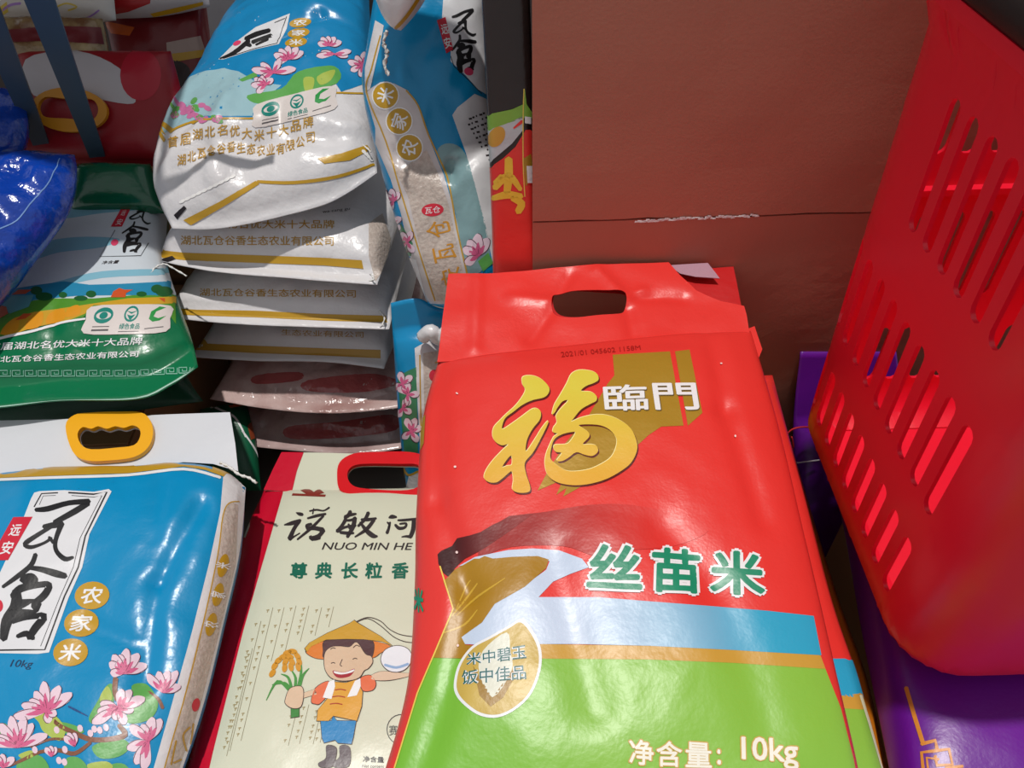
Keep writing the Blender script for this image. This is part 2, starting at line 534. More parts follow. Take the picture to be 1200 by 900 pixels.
# cartons that carry the bags (out of sight below them)
carton_m = M('carton board', (160, 120, 80), 0.75, var=(8, .3, (140, 102, 66)))
def carton(lo, hi, label):
    r_ = root('cardboard_carton', ((lo[0]+hi[0])/2, (lo[1]+hi[1])/2, lo[2]), label, 'carton', 'cartons under the bags')
    boxmesh('body', lo, hi, carton_m, r_, .003)
    ym = (lo[1]+hi[1])/2
    boxmesh('tape', (lo[0]+.005, ym-.025, hi[2]-.0005), (hi[0]-.005, ym+.025, hi[2]+.0006), M('packing tape', (176, 140, 84), .25), r_, 0)
    for q in (0, 1):
        boxmesh('flap', (lo[0]+.002, lo[1]+.002 if q == 0 else ym+.0015, hi[2]-.001), (hi[0]-.002, ym-.0015 if q == 0 else hi[1]-.002, hi[2]+.0004), carton_m, r_, 0)
carton((-.012, .06, 0), (.215, .58, .24), 'brown taped carton carrying the pile of red rice bags')
carton((-.60, .16, 0), (-.345, .56, .205), 'brown taped carton carrying the blue rice bag with yellow handle')
carton((-.33, .24, 0), (-.035, .62, .18), 'low brown carton carrying the cream rice bag')
carton((.37, .02, 0), (.80, .50, .285), 'brown taped carton carrying the purple bag and red basket')
carton((-.86, .66, 0), (-.50, 1.0, .25), 'brown taped carton carrying the green rice bag')
carton((-1.25, 1.02, 0), (-.49, 1.60, .30), 'wide brown carton carrying the shaded packs at the back')

# ------------------------------------------------------------------ red shopping basket
BZ, BRIM = 0.372, 0.826
BX0, BX1, BY0, BY1 = 0.308, 0.68, 0.262, 0.572
RC, RB = 0.052, 0.030
basket = root('shopping_basket', ((BX0+BX1)/2, (BY0+BY1)/2, BZ), 'tall red slotted plastic shopping basket with black handle beside brown pillar', 'basket')
bas_m = M('red basket plastic', (236, 26, 54), 0.34, spec=.5, bump=(30, .05, .002))
def add_sub(m, w):
    b = m.node_tree.nodes['Principled BSDF']
    b.inputs['Subsurface Weight'].default_value = w; b.inputs['Subsurface Radius'].default_value = (.02, .004, .004); b.inputs['Subsurface Scale'].default_value = 0.35
add_sub(bas_m, .22)
cxs = [BX0+RC, BX1-RC]; cys = [BY0+RC, BY1-RC]
LW, LB, AR = cys[1]-cys[0], cxs[1]-cxs[0], math.pi/2*RC
PER = 2*LW+2*LB+4*AR
def ring_pt(p, r):
    """p runs: left wall front->back, back-left corner, back wall, ... ; r = distance from corner-centre rectangle"""
    p = p % PER
    segs = [(LW, 0), (AR, 1), (LB, 2), (AR, 3), (LW, 4), (AR, 5), (LB, 6), (AR, 7)]
    for ln, k in segs:
        if p <= ln+1e-9: break
        p -= ln
    if k == 0: return (cxs[0]-r, cys[0]+p)
    if k == 2: return (cxs[0]+p, cys[1]+r)
    if k == 4: return (cxs[1]+r, cys[1]-p)
    if k == 6: return (cxs[1]-p, cys[0]-r)
    c = {1: (cxs[0], cys[1]), 3: (cxs[1], cys[1]), 5: (cxs[1], cys[0]), 7: (cxs[0], cys[0])}[k]
    a = {1: math.pi, 3: math.pi/2, 5: 0, 7: -math.pi/2}[k] - p/RC
    return (c[0]+r*math.cos(a), c[1]+r*math.sin(a))
QA = RB*math.pi/2
def bprofile(q):
    if q < QA:
        a = q/RB
        return RC-RB+RB*math.sin(a), BZ+RB-RB*math.cos(a)
    z = BZ+RB+(q-QA)
    return RC+(z-BZ-RB)/(BRIM-BZ)*0.018+(0.006 if z > 0.80 else 0)*min(1, max(0, (z-.80)/.006)), z
QT = QA+BRIM-BZ-RB
def z2q(z): return QA+z-BZ-RB
P0 = -(AR+LB+AR+LW*0.5)           # sheet starts on the far right wall
outer = []
npd = 150
for k in range(npd+1): outer.append((P0+PER*k/npd, 0.0))
for k in range(1, 20): outer.append((P0+PER, QT*k/20))
for k in range(npd, -1, -1): outer.append((P0+PER*k/npd, QT))
for k in range(19, 0, -1): outer.append((P0, QT*k/20))
slots = []
def slot(p, z0, z1, w=.0142):
    q0, q1 = z2q(z0), z2q(z1); r = w/2
    pts = [(p-r, q1-r)]+[(p+r*math.cos(a), q1-r+r*math.sin(a)) for a in [math.pi*(4-k)/5 for k in range(4)]]+[(p+r, q1-r), (p+r, (q0+q1)/2), (p+r, q0+r)]
    pts += [(p+r*math.cos(a), q0+r+r*math.sin(a)) for a in [-math.pi*(k+1)/5 for k in range(4)]]+[(p-r, q0+r), (p-r, (q0+q1)/2)]
    slots.append(pts)
for k in range(18):
    p = .013+.0262*k
    if p < LW+AR+LB-.0: slot(p, .420, .490); slot(p, .528, .620)
for k in range(6): slot(.030+.0255*k, .675, .775)
for k in range(5): slot(LW+.055+.0255*k, .675, .775)
for k in range(6):
    p = LW+AR+LB+AR+.007+.026*k
    slot(p, .424, .482); slot(p, .532, .612); slot(p, .675, .775)
slots = [[((p-PER) if s_[0][0] > P0+PER-.008 else p, q) for (p, q) in s_] for s_ in slots]
v, f = fill([outer]+slots)
v, f = split_cells(v, f, (0.0125, 0.02))
pos = []
for (p, q) in v:
    r_, z = bprofile(q); x, y = ring_pt(p, r_); pos.append((x, y, z))
bw = mesh_obj('wall', pos, f, bas_m, basket, origin=np.array(basket.location))
bm = bmesh.new(); bm.from_mesh(bw.data); bmesh.ops.remove_doubles(bm, verts=bm.verts[:], dist=1e-5)
bmesh.ops.recalc_face_normals(bm, faces=bm.faces[:]); bm.to_mesh(bw.data); bm.free()
sm = bw.modifiers.new('thick', 'SOLIDIFY'); sm.thickness = .0034; sm.offset = 0
es = bw.modifiers.new('edges', 'EDGE_SPLIT'); es.split_angle = math.radians(50)
# base plate, rim lip, foot ribs and handle
bp = [ring_pt(PER*k/64, RC-RB+.001)+(BZ,) for k in range(64)]
bot = [(x, y, z-.003) for x, y, z in bp]
ff = [tuple(range(64))[::-1], tuple(range(64, 128))]+[(k, 64+k, 64+(k+1) % 64, (k+1) % 64) for k in range(64)]
mesh_obj('base', bp+bot, ff, bas_m, basket, smooth=False, origin=np.array(basket.location))
def ring_bar(name, r0, r1, z0, z1, mat, n=96):
    V, Fc = [], []
    for k in range(n):
        for (r_, z) in ((r0, z0), (r1, z0), (r1, z1), (r0, z1)): V.append(ring_pt(PER*k/n, r_)+(z,))
    for k in range(n):
        a, b = 4*k, 4*((k+1) % n)
        for m in range(4): Fc.append((a+m, a+(m+1) % 4, b+(m+1) % 4, b+m))
    return mesh_obj(name, V, Fc, mat, basket, smooth=False, origin=np.array(basket.location))
ring_bar('rim', RC+.020, RC+.030, BRIM-.006, BRIM+.004, bas_m)
ring_bar('inner_ledge', RC+.000, RC+.011, .640, .646, bas_m)
for k in range(5):                                   # slanted moulded ribs on the front face
    x0 = .405+.022*k
    a, b = (x0, BZ+.030), (x0+.055, BZ+.085)
    V = []
    for (x, z) in (a, b):
        yy = BY0-(z-BZ-RB)/(BRIM-BZ)*.018
        V += [(x-.004, yy+.001, z), (x, yy-.0025, z), (x+.004, yy+.001, z)]
    mesh_obj('rib', V, [(0, 1, 4, 3), (1, 2, 5, 4), (0, 2, 1), (3, 4, 5)], bas_m, basket, smooth=False, origin=np.array(basket.location))
hm = M('black handle plastic', (16, 15, 16), 0.5, bump=(200, .2, .001))
hp = [ring_pt(p, RC+.022)+(BRIM+.015,) for p in np.linspace(-(AR+LB+AR+LW*.8), LW+AR*.2, 70)]
tube('handle', hp, .013, hm, basket, n=12)

# ------------------------------------------------------------------ red rice bags
RED = P('red bag print', (230, 56, 50), 0.34, bump=[(26, .3, .004), (500, .15, .0008)])
gold = P('gold print', (176, 138, 42), 0.34, metal=.15)
goldb = P('bright gold print', (238, 200, 62), 0.34)
white = P('white print', (236, 236, 238), 0.36)
black = P('black print', (30, 29, 32), 0.4)
pa = Plane((692, 440), 7.6, z=.494)
A = Bag('rice_bag', 'red ten kilogram rice bag with gold calligraphy, topmost of the red pile', 'bag', RED, pa,
        L=[(420, 985), (452, 900), (478, 800), (486, 690), (488, 600), (496, 490), (514, 424)],
        R=[(1022, 985), (1003, 890), (980, 790), (957, 690), (938, 610), (912, 500), (880, 388)],
        B=[(600, 1000), (800, 1002)], T=[(600, 414), (690, 404), (790, 393)],
        H=.030, D=.042, ns=72, nt=72, ps=(3.2, 2), pt=(3.5, 2), fin=(.02, .0), amp=.0030, scale=8, seed=1,
        creases=[([(0.86, .98), (.84, .75), (.88, .5)], .0035, .03), ([(0.03, .98), (.06, .6), (.14, .40), (.08, .1)], .004, .03),
                 ([(.62, .50), (.72, .38), (.80, .15)], .003, .05), ([(.35, .45), (.42, .20)], .003, .05), ([(.25, .97), (.75, .96)], .003, .03)])
c1 = lambda pts: [(560+x/5.295, 420+y/5.295) for x, y in pts]
fu_a = c1([(275,125),(300,110),(350,112),(400,135),(440,180),(440,215),(410,245),(340,262),(280,290),(220,335),(170,375),(150,430),(160,440),(200,415),(270,365),(340,315),(380,320),(392,350),(380,390),(340,440),(305,510),(300,580),(350,510),(400,430),(435,390),(430,420),(380,520),(340,590),(292,650),(300,720),(320,780),(325,820),(300,835),(250,835),(215,815),(220,760),(212,705),(190,715),(150,750),(115,772),(70,770),(40,745),(50,700),(90,640),(150,575),(190,535),(150,542),(110,520),(92,480),(100,430),(140,385),(180,345),(230,300),(270,250),(295,200),(278,165)])
fu_h = c1([(152,675),(205,605),(212,660),(185,668)])
fu_b = c1([(460,350),(475,290),(510,230),(550,160),(580,100),(630,75),(700,80),(740,100),(748,135),(720,155),(670,175),(640,205),(700,210),(735,235),(735,265),(700,285),(640,320),(590,380),(580,395),(640,370),(720,352),(800,355),(880,385),(950,440),(985,520),(985,580),(950,650),(890,700),(800,750),(700,780),(610,790),(530,782),(470,760),(430,720),(415,650),(425,590),(445,540),(470,490),(495,470),(465,460),(470,430),(490,400),(485,360),(510,320),(560,265),(525,270),(490,315),(480,335)])
fu_c = c1([(630,415),(740,415),(810,440),(855,490),(860,540),(830,610),(770,655),(690,690),(600,703),(540,695),(480,655),(450,620),(455,560),(475,505),(520,475),(580,460),(605,465),(570,520),(540,535),(475,540),(480,580),(520,590),(490,635),(520,640),(560,620),(610,585),(660,600),(710,608),(745,580),(735,545),(700,535),(650,535),(690,490),(685,460),(650,435)])
sh = lambda p, dx, dy: [(x+dx, y+dy) for x, y in p]
A.decal('gold_panel', [[(718,416),(720,440),(712,450),(690,487),(662,520),(640,556),(630,575),(660,562),(652,580),(664,572),(660,582),(700,560),(736,532),(760,510),(775,500),(801,499),(785,412)]], gold, 0)
A.decal('gold_panel', [[(791,412),(808,410),(823,484),(806,499)]], gold, 0)
fud = P('dark red print', (92, 16, 8)); fug = P('calligraphy gold', (232, 176, 64), 0.32, grad=(1, .04, .13, (222, 206, 72)))
fue = P('calligraphy edge', (255, 240, 170))
A.decal('calligraphy_shadow', [sh(fu_a, 1.4, 1.8), sh(fu_h, 1.4, 1.8)], fud, 1, True); A.decal('calligraphy_shadow', [sh(fu_b, 1.4, 1.8), sh(fu_c, 1.4, 1.8)], fud, 1, True)
A.decal('calligraphy_edge', [sh(fu_a, -.6, -.7), sh(fu_h, -.6, -.7)], fue, 2, True); A.decal('calligraphy_edge', [sh(fu_b, -.6, -.7), sh(fu_c, -.6, -.7)], fue, 2, True)
A.decal('calligraphy', [fu_a, fu_h], fug, 3, True); A.decal('calligraphy', [fu_b, fu_c], fug, 3, True)
gr = P('grey shadow print', (110, 90, 50))
for (t, q) in (('臨', [(706,452),(758,450.5),(760,481),(709,483)]), ('門', [(763.5,449.5),(815,449),(820,481),(768,481)])):
    A.text('lettering_shadow', t, sh(q, .9, 1.0), gr, 3, bold=.02)
    A.text('lettering', t, q, white, 4, bold=.016)
A.text('date_stamp', '2021/01 045602 1158M', [(657,413),(750,405),(751,410),(658,419)], P('date ink', (172, 30, 28)), 2)
mount = P('mountain print', (58, 12, 16), grad=(0, -.125, -.05, (160, 38, 36))); mount2 = P('mountain haze print', (160, 38, 36), grad=(0, -.06, .045, (229, 55, 49)))
A.decal('mountain_haze', [[(560,652),(580,620),(597,606),(640,600),(690,592),(740,592),(800,605),(830,622),(790,640),(740,645),(700,652),(660,640),(600,641)]], mount2, 1, smooth=True)
A.decal('mountain', [[(513,650),(517,646),(530,640),(536,631),(550,628),(563,624),(578,615),(585,612),(597,605),(625,602),(608,615),(590,628),(566,644),(545,655),(533,666),(528,678),(520,672),(514,661)]], mount, 2)
lb = P('river print', (200, 214, 236), grad=(0, -.03, .10, (44, 164, 200)))
A.decal('river', [[(537,664),(557,653),(595,645),(625,643),(655,645),(682,655),(690,665),(668,673),(648,682),(631,700),(700,700),(800,708),(900,716),(953,722),(962,768),(860,762),(760,757),(680,755),(630,755),(600,748),(565,756),(545,755),(539,748),(560,730),(575,708),(610,690),(640,668),(644,658),(620,652),(575,655)]], lb, 2)
field = P('ochre field print', (170, 124, 22)); fline = P('field line print', (205, 164, 52))
A.decal('field', [[(520,682),(533,668),(542,663),(556,655),(562,655),(568,652),(578,655),(600,653),(630,652),(643,656),(640,666),(615,688),(580,708),(565,730),(541,747),(546,756),(556,757),(545,772),(508,771),(520,740),(531,714)]], field, 3)
A.shapes('field_lines', [stroke([(530,722,1.5),(548,700,2.5),(560,684,1.5)]), stroke([(534,716,1),(545,690,2),(552,680,1)]), stroke([(535,722,1),(560,700,2.5),(592,678,1)]), stroke([(520,742,1.5),(545,732,2.5),(560,715,1)])], fline, 4)
strp = P('gold stripe print', (204, 156, 60))
A.decal('gold_stripe', [[(545,768),(634,755),(700,756),(760,757),(860,762),(961,768),(967,784),(860,777),(760,773),(634,772)]], strp, 1)
green = P('grass green print', (120, 186, 52), grad=(0, -.13, -.02, (138, 192, 66)))
A.decal('green_field', [[(508,770),(545,771),(634,772),(760,773),(860,777),(967,784),(985,830),(1000,890),(1016,975),(1010,990),(800,1000),(600,998),(440,985),(462,900),(486,822)]], green, 0)
A.shapes('yellow_line', [stroke([(516,664),(531,714),(510,765),(490,812),(463,900),(446,965)], 1.6, False)], P('yellow line', (236, 206, 90)), 4)
c6 = lambda pts: [(500+x/3.4636, 590+y/3.4636) for x, y in pts]
drop = [(385,478),(430,530),(458,600),(455,680),(420,770),(360,830),(290,862),(220,855),(160,815),(125,770),(120,720),(140,650),(190,585),(260,545),(340,500)]
cx_, cy_ = 290, 690
A.decal('drop_border', [c6([(cx_+(x-cx_)*1.04, cy_+(y-cy_)*1.04) for x, y in drop])], white, 4, smooth=True)
A.decal('drop', [c6([(cx_+(x-cx_)*.97, cy_+(y-cy_)*.97) for x, y in drop])], P('drop print', (196, 164, 70), var=(30, .4, (222, 196, 110))), 5, smooth=True)
A.decal('drop_grain', [c6([(325,525),(340,600),(345,680),(268,788),(215,690),(230,600)])], P('grain print', (226, 226, 210)), 6, smooth=True)
A.decal('drop_shade', [c6([(190,660),(225,720),(268,790),(310,730),(360,660),(350,720),(310,790),(260,826),(215,780)])], P('ochre shade print', (160, 122, 40)), 6)
teal = P('teal lettering print', (14, 98, 96)); grn = P('green lettering print', (16, 140, 104))
A.text('slogan', '米中碧玉', c6([(165,612),(402,572),(406,632),(165,660)]), white, 7, bold=.05); A.text('slogan', '米中碧玉', c6([(165,612),(402,572),(406,632),(165,660)]), teal, 8, bold=.01)
A.text('slogan', '饭中佳品', c6([(147,680),(402,655),(405,715),(145,738)]), white, 7, bold=.05); A.text('slogan', '饭中佳品', c6([(147,680),(402,655),(405,715),(145,738)]), teal, 8, bold=.01)
for t, q in (('丝', [(690,637),(750,640),(753,692),(687,689)]), ('苗', [(764,641),(820,645),(823,697),(762,694)]), ('米', [(833,644),(893,648),(897,700),(831,696)])):
    A.text('lettering_border', t, [(q[0][0]-3, q[0][1]-3), (q[1][0]+3, q[1][1]-3), (q[2][0]+3, q[2][1]+3), (q[3][0]-3, q[3][1]+3)], white, 4, bold=.085)
    A.text('lettering', t, q, grn, 5, bold=.028)
cream = P('cream lettering', (244, 240, 226)); ob = P('ochre lettering border', (206, 170, 84))
for t, q in (('净', [(737,866),(766,868),(766,898),(737,895)]), ('含', [(769,868),(799,869),(799,899),(769,898)]), ('量', [(803,869),(833,871),(834,900),(803,899)]), (':', [(840,878),(844,878),(845,896),(840,896)]), ('10kg', [(868,863),(934,866),(936,903),(869,898)])):
    A.text('weight_lettering_border', t, [(q[0][0]-1.5, q[0][1]-1.5), (q[1][0]+1.5, q[1][1]-1.5), (q[2][0]+1.5, q[2][1]+1.5), (q[3][0]-1.5, q[3][1]+1.5)], ob, 3, bold=.05)
    A.text('weight_lettering', t, q, cream, 4, bold=.02)
A.shapes('scuff_marks', [ell(536,648,1.6,1.6), ell(537,757,1.5,1.6), ell(536,462,1.6,.8,30), ell(534,548,1.5,1.3), ell(861,512,1.2,1.4), ell(845,427,1.4,.8)], P('scuff', (245, 215, 210)), 9)['kind'] = 'stuff'
A.text('gusset_lettering', '米', [(486,688),(497,690),(497,720),(486,716)], grn, 3, bold=.04)
A.shapes('gusset_gold', [[(494,492),(499,486),(497,520),(493,528)]], gold, 2)
# header flap with punched grip hole and a folded corner
hole = catmull([(647,352),(655,346),(690,345),(726,347),(733,353),(732,364),(724,372),(690,375),(660,376),(648,368)], 4)
_cr = [[np.array(pa.uv(q)) for q in sg] for sg in (((648,366),(622,400)), ((733,355),(752,345)), ((655,346),(668,325)), ((726,347),(700,322)), ((735,366),(742,396)), ((600,352),(640,356)), ((745,352),(800,352)), ((560,330),(556,410)))]
def bendA(a, b):
    h = .0015*math.sin(a*30+1)
    for k, (p, q) in enumerate(_cr):
        d = q-p; u = max(0, min(1, ((a-p[0])*d[0]+(b-p[1])*d[1])/(d@d)))
        e = math.hypot(a-p[0]-u*d[0], b-p[1]-u*d[1])
        h += (.003 if k % 2 else -.003)*math.exp(-(e/.007)**2)
    return h
plate('handle_flap', A.root, pa, [[(513,428),(520,370),(526,325),(600,321),(700,315),(783,311),(796,327),(815,343),(845,356),(871,362),(874,372),(878,394),(790,400),(690,410),(600,419)], hole],
      RED, off=.0045, amp=.0025, scale=26, bend=bendA, cell=.004)
RED_SHADE = P('red bag print shaded', (196, 26, 28), 0.4)  # bag red darkened, shadow behind the curled flap corner put into the colour
plate('back_flap', A.root, pa, [[(640,330),(783,312),(861,307),(872,361),(876,395),(690,410),(640,410)], [(p[0]+2, p[1]-9) for p in hole]], RED_SHADE, off=-.006, amp=.003, scale=14, cell=.012)
plate('folded_corner', A.root, pa, [[(783,312),(829,310),(843,328),(815,326),(797,322)]], P('woven lining', (180, 140, 156), .4, bump=(700, .5, .001)), off=.001, amp=.002, cell=.008)
plate('side_fold', A.root, pa, [[(876,386),(884,383),(893,410),(889,420)]], RED, off=.001, cell=.02)

pb = Plane((700, 480), 6, z=.405)
B_ = Bag('rice_bag', 'red rice bag with green base stripe, directly under the topmost red bag', 'bag', RED, pb,
         L=[(455, 985), (480, 890), (496, 770), (505, 640), (515, 540), (530, 455)],
         R=[(1062, 985), (1038, 915), (1020, 850), (1002, 785), (975, 705), (945, 590), (905, 440)],
         H=.030, D=.042, ns=48, nt=60, ps=(4, 2.5), pt=(3.5, 2), fin=(.02, .02), amp=.002, seed=4)
B_.decal('blue_stripe', [[(960,772),(990,772),(1000,776),(1012,818),(985,816),(965,812)]], P('stripe blue', (36, 164, 204)), 1)
B_.decal('gold_stripe', [[(965,812),(985,814),(1010,813),(1016,832),(985,830),(970,826)]], strp, 1)
B_.decal('green_field', [[(970,828),(985,828),(1014,828),(1032,890),(1058,975),(1000,975),(985,880)]], green, 0)
B_.shapes('pale_edge', [stroke([(1008,815),(1019,850),(1035,905),(1052,965)], 3.0, False)], P('pale edge', (224, 226, 190)), 2)
B_.shapes('gold_marks', [ell(932,612,3,12,-15), ell(938,640,3,6,-15)], gold, 2)
pc = Plane((760, 520), 5, z=.318)
C_ = Bag('rice_bag', 'orange rice bag at the bottom of the red pile', 'bag', P('orange bag', (206, 120, 24)), pc,
         L=[(500, 985), (520, 800), (550, 470)], R=[(1074, 985), (1042, 900), (1014, 790), (975, 680), (915, 480)],
         H=.032, D=.042, ns=36, nt=44, ps=(4, 2.5), pt=(4, 2.5), amp=.002, seed=6)

# ------------------------------------------------------------------ purple bags
PUR = P('purple bag', (104, 22, 148), 0.32, bump=[(20, .3, .004), (420, .1, .001)])
pp = Plane((1110, 870), 0, z=.315)
Q = Bag('purple_bag', 'purple bag with gold fret line lying flat under the red basket', 'bag', PUR, pp,
        L=[(1062, 1010), (1042, 900), (1028, 830), (1010, 740), (985, 600), (962, 520)], R=[(1700, 1010), (1400, 520)],
        H=.048, D=.028, ns=64, nt=56, ps=(6, 3), pt=(4, 2.5), amp=.003, scale=7, seed=9)
gp = P('orange gold print', (214, 136, 40))
fr = [(1060,806),(1066,806),(1080,846),(1084,868),(1097,866),(1097,876),(1112,876),(1114,896)]
Q.shapes('gold_fret', [stroke([(1062,806),(1072,840),(1082,872)], 5, False), stroke([(1080,872),(1096,868),(1098,878)], 4.5, False), stroke([(1082,902),(1080,882),(1096,880),(1112,878),(1116,896),(1098,897),(1096,886)], 4, False),
                       stroke([(1108,900),(1128,898)], 3.5, False), stroke([(1088,905),(1086,888),(1100,890)], 3, False)], gp, 2)
pu = Plane((950, 560), 72, y=.605)
U_ = Bag('purple_bag', 'upright purple bag with red drawstring standing against the brown pillar', 'bag', PUR, pu,
         L=[(950, 720), (938, 640), (930, 560), (930, 490), (938, 412)], R=[(1080, 720), (1070, 560), (1050, 412)],
         H=.018, D=.020, ns=36, nt=50, fin=(.02, .22), amp=.004, scale=14, seed=11)
U_.shapes('gold_lettering', [[(934+k*1.6, 592+k*10), (946+k*1.6, 590+k*10), (948+k*1.6, 596+k*10), (936+k*1.6, 598+k*10)] for k in range(7)], gold, 1)
nn = pu.N*.020
tube('drawstring', [pu.at(p)+nn*1.3 for p in [(908, 506), (918, 492), (932, 488), (945, 490), (956, 497)]], .0011, M('red string', (196, 28, 30), .7), U_.root, n=6)
tube('drawstring', [pu.at(p)+nn*1.2 for p in [(920, 500), (922, 512), (917, 520), (921, 530)]], .0010, M('red string', (196, 28, 30), .7), U_.root, n=6)
tube('white_string', [pu.at(p)+nn*1.2 for p in [(914, 524), (924, 530), (936, 529), (952, 527)]], .0009, M('white string', (220, 215, 220), .6), U_.root, n=6)
# ------------------------------------------------------------------ shared artwork of the blue and green bags
BLUE = P('blue bag print', (6, 140, 194), 0.28, bump=[(24, .35, .005), (420, .1, .0008)])
WHT = P('white bag film', (222, 219, 221), 0.30, bump=[(30, .6, .006), (80, .3, .002), (300, .1, .001)])
GLD = P('gold band print', (196, 152, 40), 0.32)
LG = P('gold lettering print', (190, 146, 56), 0.34)
RICE = P('rice window', (206, 192, 182), 0.28, bump=[(260, .8, .0015), (30, .3, .004)], var=(240, .6, (170, 152, 142)))
SEAL = P('red seal print', (206, 34, 58)); PINK = P('pink seal print', (226, 70, 110))
PET = P('petal print', (232, 204, 218)); PET2 = P('petal pink print', (212, 96, 140)); PETL = P('petal line print', (90, 40, 60))
LEAF = P('leaf print', (96, 168, 84)); LEAF2 = P('light leaf print', (172, 190, 84)); BRN = P('branch print', (132, 82, 58))
TEALP = P('certificate teal print', (20, 132, 120))
c2s = dict(
    wa=[[(172,155,14),(230,150,20),(330,122,18),(428,115,20)], [(425,122,20),(360,162,22),(262,216,18)], [(210,236,16),(260,228,22),(300,224,20)],
        [(245,236,14),(170,282,16),(122,318,18),(150,334,14),(212,314,10),(248,290,12)], [(298,218,20),(268,300,16),(272,352,16),(312,390,18),(352,382,10)], [(236,285,10),(258,312,14)]],
    cang=[[(172,368,16),(150,420,18),(90,470,18),(15,524,12)], [(140,432,14),(200,440,20),(270,460,26),(316,472,20)], [(108,490,30),(150,480,34),(176,495,20)],
          [(60,570,20),(100,532,28),(180,515,22),(236,515,24),(215,562,26),(165,604,24)], [(80,540,30),(78,620,44),(34,690,40),(18,775,26)],
          [(100,606,34),(176,612,40),(110,652,36),(60,640,34)], [(60,690,18),(130,672,16),(212,664,26),(172,720,28),(140,768,24)], [(84,762,14),(130,748,22),(162,772,16)]])
def affine(src, dst):
    A_ = np.array([[x, y, 1] for x, y in src], float)
    X = np.linalg.solve(A_, np.array(dst, float))
    sc = math.sqrt(abs(np.linalg.det(X[:2])))
    return (lambda p: tuple(np.array([p[0], p[1], 1])@X)), sc
def brush_label(bag, T, sc, layer=2, cang=True):
    for nm in (('wa', 'cang') if cang else ('wa',)):
        bag.shapes('calligraphy', [stroke([T((x, y))+(w*sc*1.35,) for x, y, w in st]) for st in c2s[nm]], black, layer)
def flower(bag, c, petals, ln, wd, layer=4, core=True):
    """petals: list of (angle deg, length factor)"""
    for (a, lf) in petals:
        a = math.radians(a); dx, dy = math.cos(a), math.sin(a); L_ = ln*lf; W = wd*(.75+.25*lf)
        pt = lambda t, w: (c[0]+dx*L_*t-dy*w, c[1]+dy*L_*t+dx*w)
        po = bag.decal('petal', [[pt(0, 0), pt(.35, W*.8), pt(.7, W), pt(.93, W*.55), pt(1, 0), pt(.93, -W*.5), pt(.7, -W), pt(.35, -W*.7)]], PET, layer, smooth=True, dens=9)
        bag.decal('petal_blush', [[pt(.0, W*.2), pt(.3, W*.5), pt(.62, W*.1), pt(.55, -W*.2), pt(.3, -W*.45), pt(.0, -W*.2)]], PET2, layer+1, dens=9, parent=po)
        bag.shapes('petal_line', [stroke([pt(.1, W*.35)+(.5,), pt(.5, W*.95)+(.8,), pt(.9, W*.62)+(.8,), pt(1, 0)+(.5,)])], PETL, layer+1, parent=po)
def dots(bag, lst, rx, ry, rot, chars, sk=0, layer=3, border=False, m=None, trot=0):
    for (x, y), ch in zip(lst, chars):
        if border: bag.decal('dot_border', [ell(x, y, rx*1.1, ry*1.1, rot)], white, layer-1)
        do = bag.decal('gold_dot', [ell(x, y, rx, ry, rot)], m or GLD, layer)
        k = .62; ca, sa = math.cos(math.radians(trot)), math.sin(math.radians(trot))
        q = [(-rx*k+sk, -ry*k), (rx*k+sk, -ry*k), (rx*k-sk, ry*k), (-rx*k-sk, ry*k)]
        bag.text('dot_lettering', ch, [(x+a*ca-b*sa, y+a*sa+b*ca) for a, b in q], white, layer+1, bold=.02, parent=do)
def cert(bag, quad, layer=3):
    """certificate panel with three round marks; quad TL,TR,BR,BL"""
    tl, tr, br, bl = [np.array(q, float) for q in quad]
    T = lambda x, y: tuple((1-x)*(1-y)*tl+x*(1-y)*tr+x*y*br+(1-x)*y*bl)
    cp = bag.decal('certificate_panel', [catmull([T(.02, .06), T(.5, .0), T(.98, .06), T(1, .5), T(.98, .94), T(.5, 1), T(.02, .94), T(0, .5)], 3)], P('panel print', (222, 212, 208)), layer)
    E = lambda cx, cy, rx, ry, n=18: [T(cx+rx*math.cos(2*math.pi*k/n), cy+ry*math.sin(2*math.pi*k/n)) for k in range(n)]
    bag.decal('certificate_mark', [E(.2, .36, .115, .27), E(.2, .36, .09, .13)], TEALP, layer+1, parent=cp)
    bag.decal('certificate_mark', [E(.2, .36, .05, .12)], TEALP, layer+1, parent=cp)
    bag.decal('certificate_mark', [E(.53, .32, .085, .27), E(.53, .32, .066, .2)], TEALP, layer+1, parent=cp)
    bag.shapes('certificate_mark', [[T(.53, .55), T(.48, .34), T(.53, .38), T(.58, .34)], [T(.46, .2), T(.53, .32), T(.6, .2), T(.53, .26)]], TEALP, layer+1, parent=cp)
    bag.decal('certificate_mark', [[T(.93, .12), T(.85, .08), T(.76, .25), T(.75, .5), T(.80, .6), T(.88, .56), T(.95, .4), T(.86, .48), T(.80, .42), T(.82, .25)]], P('certificate green', (40, 150, 70)), layer+1, parent=cp)
    bag.text('certificate_lettering', '绿色食品', [T(.42, .64), T(.66, .64), T(.66, .84), T(.42, .84)], TEALP, layer+1, bold=.02, parent=cp)
    bag.shapes('certificate_line', [[T(.1, .72), T(.3, .72), T(.3, .75), T(.1, .75)], [T(.42, .9), T(.66, .9), T(.66, .925), T(.42, .925)], [T(.1, .82), T(.3, .82), T(.3, .88), T(.1, .88)], [T(.72, .82), T(.94, .76), T(.94, .79), T(.72, .85)]], P('small print ink', (90, 84, 86)), layer+1, parent=cp)
def string_bits(bag, pts, r=.0012):
    tube('string', pts, r, M('white twine', (232, 230, 226), .6), bag.root, n=6, twist=.9)

